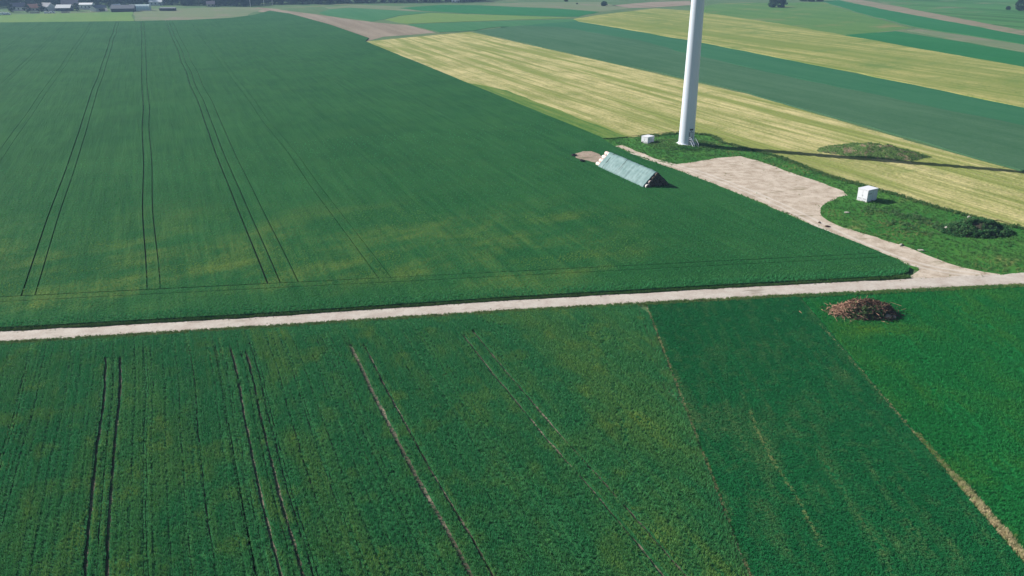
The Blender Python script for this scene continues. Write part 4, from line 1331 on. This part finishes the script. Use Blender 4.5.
def trunk_mesh(seed, h, r0):
    r = random.Random(seed)
    bm = bmesh.new()
    p = Vector((0, 0, -0.2)); pts_ = [p]
    for i in range(4):
        p = p + Vector((r.gauss(0, 0.12), r.gauss(0, 0.12), h * 0.7 / 4)); pts_.append(p)
    for i in range(4): bm_rod(bm, pts_[i], pts_[i + 1], r0 * (1 - i * 0.2), 7, r0 * (1 - (i + 1) * 0.2))
    for i in range(6):
        b = pts_[1 + i % 3]; a = r.uniform(0, 6.28)
        bm_rod(bm, b, b + Vector((math.cos(a) * h * .22, math.sin(a) * h * .22, h * r.uniform(.15, .3))), r0 * 0.4, 5, r0 * 0.12)
    me = bpy.data.meshes.new('trunk'); bm.to_mesh(me); bm.free(); me.materials.append(M_BARK)
    return me


TREES = [(crown_mesh(100 + i, h, w, b, M_LEAF), trunk_mesh(200 + i, h, 0.3)) for i, (h, w, b) in enumerate(((13, 9, 1.4), (15, 10, 1.8), (11, 8.5, 0.8), (12, 7, 1.0), (14, 11, 1.2), (9, 8, 0.5)))]
BUSHES = [(crown_mesh(300 + i, h, w, 0.1, M_BUSH, 46, 44, 0.45), trunk_mesh(400 + i, h, 0.15)) for i, (h, w) in enumerate(((5.5, 7.5), (4.0, 5.5), (7.5, 8.0)))]


def plant(name, pair, x, y, s, label, cat, group=None):
    r = empty(name, (x, y, 0), random.uniform(0, 6.28))
    r.scale = (s, s, s * random.uniform(0.9, 1.12))
    tag(r, label, cat, group)
    link(bpy.data.objects.new('crown', pair[0]), r)
    link(bpy.data.objects.new('trunk', pair[1]), r)
    return r


# the tree line behind village and meadows: (first point, last point, spacing, label)
LINE = [
    ((-525.47, 843.34), (-461.66, 869.42), 7.0, 'dark tree behind the low white vehicles and pale walls of the village', 'village trees'),
    ((-465.17, 876.19), (-384.24, 904.33), 7.0, 'dark tree behind the farm sheds and the greenhouse', 'trees behind the farm sheds'),
    ((-382.74, 900.72), (-352.39, 904.33), 7.0, 'dark tree behind the long open shelter in the meadow', 'trees behind the shelter'),
    ((-348.60, 897.13), (-271.69, 876.19), 6.5, 'dark tree in the dense wood edge above the pale meadow', 'trees above the pale meadow'),
    ((-277.06, 907.97), (-197.44, 924.72), 7.0, 'dark tree by the pale poles above the ploughed strip', 'trees above the ploughed strip'),
    ((-194.27, 930.44), (-36.24, 966.26), 7.5, 'low distant tree in the long thin tree line', 'trees of the long far line')]
for a, b, sp, lab, grp in LINE:
    L_ = math.hypot(b[0] - a[0], b[1] - a[1]); n = int(L_ / sp)
    for i in range(n + 1):
        t = i / max(1, n)
        x = a[0] + (b[0] - a[0]) * t + random.gauss(0, 1.5); y = a[1] + (b[1] - a[1]) * t + random.gauss(0, 3.0)
        plant('tree', random.choice(TREES), x, y, random.uniform(0.75, 1.15), lab, 'tree', grp)
for px_, lab in (((-464.26, 788.50), 'round tree beside the low white vehicles at the village edge'), ((-449.41, 788.50), 'broad dark tree in front of the village houses'), ((-441.71, 798.33), 'dark garden tree beside the pale gabled house'), ((-411.67, 804.06), 'small dark tree in front of the long white roof'), ((-394.68, 837.05), 'small dark tree between the two white gabled sheds')):
    plant('tree', TREES[5], *px_, 0.8, lab, 'tree')
# the closed wood behind the front row reads as one mass
base_co, base_f = [], []
for me_, _t in TREES:
    co = np.empty(len(me_.vertices) * 3, np.float32); me_.vertices.foreach_get('co', co)
    base_co.append(co.reshape(-1, 3))
wv_, nq = [], 0
for a, b, sp, lab, grp in LINE:
    L_ = math.hypot(b[0] - a[0], b[1] - a[1])
    for row_ in (11.0, 20.0, 31.0):
        for i in range(int(L_ / 6.0) + 1):
            t = (i + random.random() * 0.7) * 6.0 / L_
            x = a[0] + (b[0] - a[0]) * t; y = a[1] + (b[1] - a[1]) * t + row_ + random.gauss(0, 2.0)
            c = random.choice(base_co); an = random.uniform(0, 6.28); sc = random.uniform(0.8, 1.15)
            ca, sa = math.cos(an) * sc, math.sin(an) * sc
            wv_.append(np.stack([x + c[:, 0] * ca - c[:, 1] * sa, y + c[:, 0] * sa + c[:, 1] * ca, c[:, 2] * sc * 0.95], 1))
wv_ = np.concatenate(wv_); nq = len(wv_) // 4
me = bpy.data.meshes.new('woodland')
me.vertices.add(len(wv_)); me.vertices.foreach_set('co', wv_.astype(np.float32).ravel())
me.loops.add(nq * 4); me.loops.foreach_set('vertex_index', np.arange(nq * 4, dtype=np.int32))
me.polygons.add(nq); me.polygons.foreach_set('loop_start', np.arange(0, nq * 4, 4, dtype=np.int32)); me.polygons.foreach_set('loop_total', np.full(nq, 4, np.int32))
me.update(calc_edges=True); me.materials.append(M_LEAF)
tag(link(bpy.data.objects.new('woodland', me)), 'dense dark wood closing the view behind village and far meadows', 'wood', kind='stuff')

plant('bush', BUSHES[2], *(264.58, 862.76), 1.3, 'largest dark bush clump in the far pasture', 'bush', 'far pasture bushes')
plant('bush', BUSHES[0], *(274.23, 866.08), 1.3, 'dark bush joined to the largest clump in the far pasture', 'bush', 'far pasture bushes')
for q in ((333.74, 978.81), (340.04, 970.41), (351.75, 974.59)):
    plant('bush', BUSHES[1], *q, 1.6, 'dark bush in the short row at the start of the tan strip', 'bush', 'bushes by the tan strip')
plant('bush', BUSHES[1], *(95.96, 888.29), 1.1, 'lone small dark bush by the reddish bare field', 'bush')
plant('bush', BUSHES[1], *(61.41, 970.41), 0.75, 'small dark bush alone in the far pale meadow', 'bush')
plant('bush', BUSHES[1], *(70.09, 919.07), 0.35, 'tiny low bush in the far pale meadow', 'bush')
plant('bush', BUSHES[2], *(485.86, 812.80), 1.35, 'large dark bush at the upper corner of the pasture', 'bush')
plant('bush', BUSHES[1], *(481.18, 824.76), 0.75, 'low bush leaning against the large bush in the upper corner', 'bush')
plant('bush', BUSHES[0], *(504.60, 821.74), 1.1, 'dark bush just behind the large bush in the upper corner', 'bush')

# ------------------------------------------------------------------ village and farm
M_WALLW = simple('white_render', (0.62, 0.62, 0.60), 0.85, 0.06, 0.5)
M_WALLC = simple('cream_render', (0.48, 0.42, 0.34), 0.85, 0.08, 0.5)
M_WALLD = simple('dark_boards', (0.060, 0.062, 0.075), 0.85, 0.2, 1.0)
M_ROOFG = simple('grey_roof', (0.16, 0.17, 0.20), 0.75, 0.12, 0.6)
M_ROOFW = simple('white_sheet_roof', (0.66, 0.67, 0.68), 0.55, 0.05, 0.4)
M_ROOFR = simple('dull_red_roof', (0.20, 0.095, 0.075), 0.85, 0.2, 0.8)
M_ROOFP = simple('violet_grey_roof', (0.19, 0.165, 0.20), 0.8, 0.12, 0.8)
M_GLASS = simple('window_glass', (0.03, 0.04, 0.05), 0.15, 0.1, 1.0, 0.5)
M_FOIL = simple('greenhouse_film', (0.46, 0.58, 0.58), 0.35, 0.08, 0.5, 0.5)


def house(name, cat, x, y, rz, lx, ly, wh, rh, wall, roof, label, windows=3, chimney=True, group='village buildings', big_door=False):
    r = empty(name, (x, y, 0), rz)
    tag(r, label, cat, group)
    bm = bmesh.new()
    a, b = lx / 2, ly / 2
    v = [bm.verts.new(q) for q in ((-a, -b, -.2), (a, -b, -.2), (a, b, -.2), (-a, b, -.2), (-a, -b, wh), (a, -b, wh), (a, b, wh), (-a, b, wh), (-a, 0, wh + rh), (a, 0, wh + rh))]
    for f in ((0, 1, 5, 4), (2, 3, 7, 6), (1, 2, 6, 9, 5), (3, 0, 4, 8, 7), (4, 5, 9, 8), (6, 7, 8, 9)): bm.faces.new([v[i] for i in f])
    bm_obj('wall', bm, wall, r)
    sl = math.atan2(rh, b); ln = math.hypot(rh, b) + 0.5
    bm = bmesh.new()
    for s in (-1, 1):
        bm_box(bm, (0, s * (b / 2 + 0.22), wh + rh / 2 - 0.22 * rh / b + 0.16), (lx + 0.7, ln, 0.16), 0, -s * sl)
    ro = bm_obj('roof', bm, roof, r)
    if chimney: box('chimney', (lx * 0.22, b * 0.25, wh + rh * 0.9), (0.7, 0.7, 1.6), wall, ro)
    for i in range(windows):
        wx_ = -a + lx * (i + 0.7) / (windows + 0.4)
        w = box('window', (wx_, -b - 0.02, wh * 0.55), (1.2, 0.08, 1.3), M_GLASS, r)
        box('sill', (wx_, -b - 0.08, wh * 0.55 - 0.72), (1.4, 0.2, 0.1), M_WALLW, w)
    if big_door: box('door', (a * 0.1, -b - 0.03, wh * 0.42), (lx * 0.5, 0.1, wh * 0.84), M_WALLD, r)
    else: box('door', (a * 0.82, -b - 0.03, 1.05), (1.0, 0.1, 2.1), M_WALLD, r)
    return r


house('shed', 'shed', *(-390.85, 804.06), 1.15, 13, 7.5, 3.0, 2.4, M_WALLW, M_ROOFG, 'white gabled shed with grey roof in the farmyard', 2, False, big_door=True)
house('shed', 'shed', *(-364.65, 798.33), 0.25, 20, 10, 3.0, 2.8, M_WALLD, M_ROOFG, 'long grey roofed shed with dark front at the lime field', 0, False, big_door=True)
house('shed', 'shed', *(-375.79, 808.41), 1.25, 9, 7, 3.4, 2.6, M_WALLW, M_ROOFW, 'small shed with white gable against the grey roofed shed', 1, False, big_door=True)
house('barn', 'barn', *(-416.29, 833.95), 0.12, 12, 9, 4.4, 1.4, M_WALLW, M_ROOFW, 'bright white flat fronted barn behind the farm sheds', 3, False)
house('barn', 'barn', *(-426.01, 809.87), 0.15, 13, 10, 2.8, 2.6, M_WALLD, M_ROOFW, 'dark barn with a long pale roof in the village', 0, False, big_door=True)
house('house', 'house', *(-438.83, 846.51), 0.35, 15, 10, 4.0, 4.0, M_WALLC, M_ROOFP, 'house with violet grey roof behind the pale roofed barn', 4)
house('house', 'house', *(-443.77, 812.80), -0.4, 12, 9, 3.6, 3.4, M_WALLW, M_ROOFG, 'pale house with a grey gable among the dark trees', 3)
house('house', 'house', *(-453.01, 806.96), 0.2, 11, 8, 3.0, 3.2, M_WALLC, M_ROOFR, 'cream house with dull red roof half hidden by trees', 3)
house('house', 'house', *(-471.51, 812.80), 0.5, 12, 9, 3.4, 3.6, M_WALLW, M_ROOFP, 'house with grey violet roof near the picture edge', 3)
house('house', 'house', *(-375.34, 900.72), 0.1, 13, 9, 3.5, 3.0, M_WALLW, M_ROOFW, 'pale house glimpsed above the open shelter', 3)
house('house', 'house', *(-63.32, 956.04), 0.05, 9, 7, 2.6, 2.2, M_WALLW, M_ROOFW, 'tiny white house in the thin far tree line', 2)
house('house', 'house', *(-309.77, 876.19), 0.3, 8, 7, 2.6, 2.6, M_WALLC, M_ROOFP, 'small dull house at the wood edge above the pale meadow', 2)

# polytunnel greenhouse
gh = empty('greenhouse', (*(-356.57, 815.76), 0), 0.2)
tag(gh, 'pale bluish arched greenhouse beside the farm sheds', 'greenhouse', 'village buildings')
seg = 14; vs, fs = [], []
for i, x in enumerate(np.linspace(-9, 9, 10)):
    for k in range(seg + 1):
        a = math.pi * k / seg
        vs.append((x, -5.2 * math.cos(a), 5.4 * math.sin(a) ** 0.8))
for i in range(9):
    for k in range(seg): fs.append((i * (seg + 1) + k, i * (seg + 1) + k + 1, (i + 1) * (seg + 1) + k + 1, (i + 1) * (seg + 1) + k))
mesh_obj('film_cover', vs, fs, M_FOIL, gh, True)
for s in (-9.0, 9.0):
    ring = [(s, -5.2 * math.cos(math.pi * k / seg), 5.4 * math.sin(math.pi * k / seg) ** 0.8) for k in range(seg + 1)]
    e = mesh_obj('end_wall', ring, [tuple(range(seg + 1))], M_FOIL, gh)
    box('door', (s * 1.006, 0, 1.5), (0.1, 2.6, 3.0), M_WALLW, gh)
for x in np.linspace(-9, 9, 7):
    bm = bmesh.new()
    for k in range(seg):
        a, b = math.pi * k / seg, math.pi * (k + 1) / seg
        bm_rod(bm, (x, -5.24 * math.cos(a), 5.44 * math.sin(a) ** 0.8), (x, -5.24 * math.cos(b), 5.44 * math.sin(b) ** 0.8), 0.07, 5)
    bm_obj('hoop', bm, M_ROOFW, gh)

# long open shelter on the meadow
sh = empty('open_shelter', (*(-327.85, 809.87), 0), 0.02)
tag(sh, 'long low open shelter with pale roof and dark front on the meadow', 'shelter')
box('roof', (0, 0, 2.65), (15.0, 5.0, 0.18), M_ROOFG, sh, rx=0.10)
box('back_wall', (0, 2.2, 1.3), (14.4, 0.15, 2.6), M_WALLD, sh)
for s in (-1, 1): box('end_wall', (s * 7.2, 0.1, 1.2), (0.15, 4.2, 2.5), M_WALLD, sh)
for i in range(6):
    bm = bmesh.new(); bm_rod(bm, (-7.0 + 2.8 * i, -2.1, 0), (-7.0 + 2.8 * i, -2.1, 2.4), 0.11); bm_obj('post', bm, M_WALLD, sh)
for i in range(5): box('board', (-5.6 + 2.8 * i, -2.0, 0.65), (2.5, 0.08, 1.2), M_WALLD, sh)

# parked white vehicles and low walls at the village edge
M_CAR = simple('white_car_paint', (0.74, 0.75, 0.77), 0.3, 0.03, 0.5, 0.5)


def van(x, y, rz, l, h, label):
    r = empty('parked_van', (x, y, 0), rz)
    tag(r, label, 'van', 'white vehicles at the village edge')
    bm = bmesh.new()
    pr = [(-l / 2, 0.35), (l / 2, 0.35), (l / 2, h * 0.5), (l / 2 - 0.8, h * 0.56), (l / 2 - 1.5, h), (-l / 2 + 0.1, h), (-l / 2, h * 0.9)]
    A = [bm.verts.new((a, -0.95, b)) for a, b in pr]; B = [bm.verts.new((a, 0.95, b)) for a, b in pr]
    bm.faces.new(A); bm.faces.new(B[::-1])
    for i in range(len(pr)):
        j = (i + 1) % len(pr); bm.faces.new((A[i], B[i], B[j], A[j]))
    bm_obj('body', bm, M_CAR, r)
    box('side_window', (l / 2 - 1.75, -0.96, h * 0.76), (1.0, 0.05, 0.5), M_GLASS, r)
    for wx_ in (-l / 2 + 0.9, l / 2 - 0.9):
        for s in (-1, 1):
            bm = bmesh.new(); bm_rod(bm, (wx_, s * 0.80, 0.36), (wx_, s * 0.99, 0.36), 0.36, 14)
            w = bm_obj('wheel', bm, M_RUBBER, r)
            bm = bmesh.new(); bm_rod(bm, (wx_, s * 0.99, 0.36), (wx_, s * 1.0, 0.36), 0.2, 10); bm_obj('rim', bm, M_GREY, w)


van(*(-451.11, 750.15), 0.15, 6.0, 2.5, 'white van parked outermost at the lime field edge')
van(*(-447.62, 752.68), 0.25, 5.0, 2.1, 'smaller white van parked beside the outermost white van')
van(*(-423.77, 773.51), 0.4, 4.6, 1.7, 'low white van below the pale gabled house')
van(*(-420.17, 776.20), 0.2, 4.6, 1.8, 'low white van right beside another at the lime field')
for a, b, lab in (((-440.00, 774.85), (-433.06, 778.90), 'low pale garden wall below the red roofed house'), ((-415.20, 781.62), (-409.70, 787.11), 'low pale garden wall below the long pale roof')):
    c = ((a[0] + b[0]) / 2, (a[1] + b[1]) / 2, 0)
    w = empty('garden_wall', c, math.atan2(b[1] - a[1], b[0] - a[0]))
    tag(w, lab, 'wall')
    L_ = math.hypot(b[0] - a[0], b[1] - a[1])
    box('masonry', (0, 0, 0.55), (L_, 0.3, 1.2), M_WALLC, w)
    box('coping', (0, 0, 1.19), (L_ + 0.1, 0.4, 0.1), M_WALLW, w)

M_POLE = simple('pale_concrete_pole', (0.50, 0.50, 0.50), 0.8, 0.1, 1.0)
for q, hgt, lab in (((-267.09, 869.42), 10.0, 'pale utility pole at the end of the wood edge'), ((-260.17, 893.58), 10.0, 'pale utility pole in the middle of the three'), ((-253.22, 900.72), 10.0, 'pale utility pole nearest the long tree line')):
    r = empty('utility_pole', (*q, 0), 0.3)
    tag(r, lab, 'utility pole', 'utility poles')
    bm = bmesh.new(); bm_rod(bm, (0, 0, -0.3), (0, 0, hgt), 0.24, 8, 0.15); bm_obj('post', bm, M_POLE, r)
    box('crossarm', (0, 0, hgt - 0.6), (2.0, 0.12, 0.14), M_GREY, r)
    for s in (-0.85, 0, 0.85):
        bm = bmesh.new(); bm_rod(bm, (s, 0, hgt - 0.53), (s, 0, hgt - 0.28), 0.06, 6); bm_obj('insulator', bm, M_WALLW, r)

# ------------------------------------------------------------------ haze
hz = NT('haze_air')
pv = hz.n.new('ShaderNodeVolumePrincipled')
pv.inputs['Color'].default_value = (0.42, 0.67, 1.0, 1)
pv.inputs['Density'].default_value = 0.00017
pv.inputs['Anisotropy'].default_value = 0.1
hz.n.remove(hz.b)
hz.t.links.new(pv.outputs[0], hz.n['Material Output'].inputs['Volume'])
bm = bmesh.new()
bm_box(bm, (0, 2250, 44.0), (8200, 7700, 90.0))
ho = bm_obj('haze', bm, hz.m)
tag(ho, 'thin pale blue haze filling the air over the fields', 'haze', kind='stuff')
ho.visible_shadow = True
print('COUNTS', COUNT, sum(COUNT.values()))
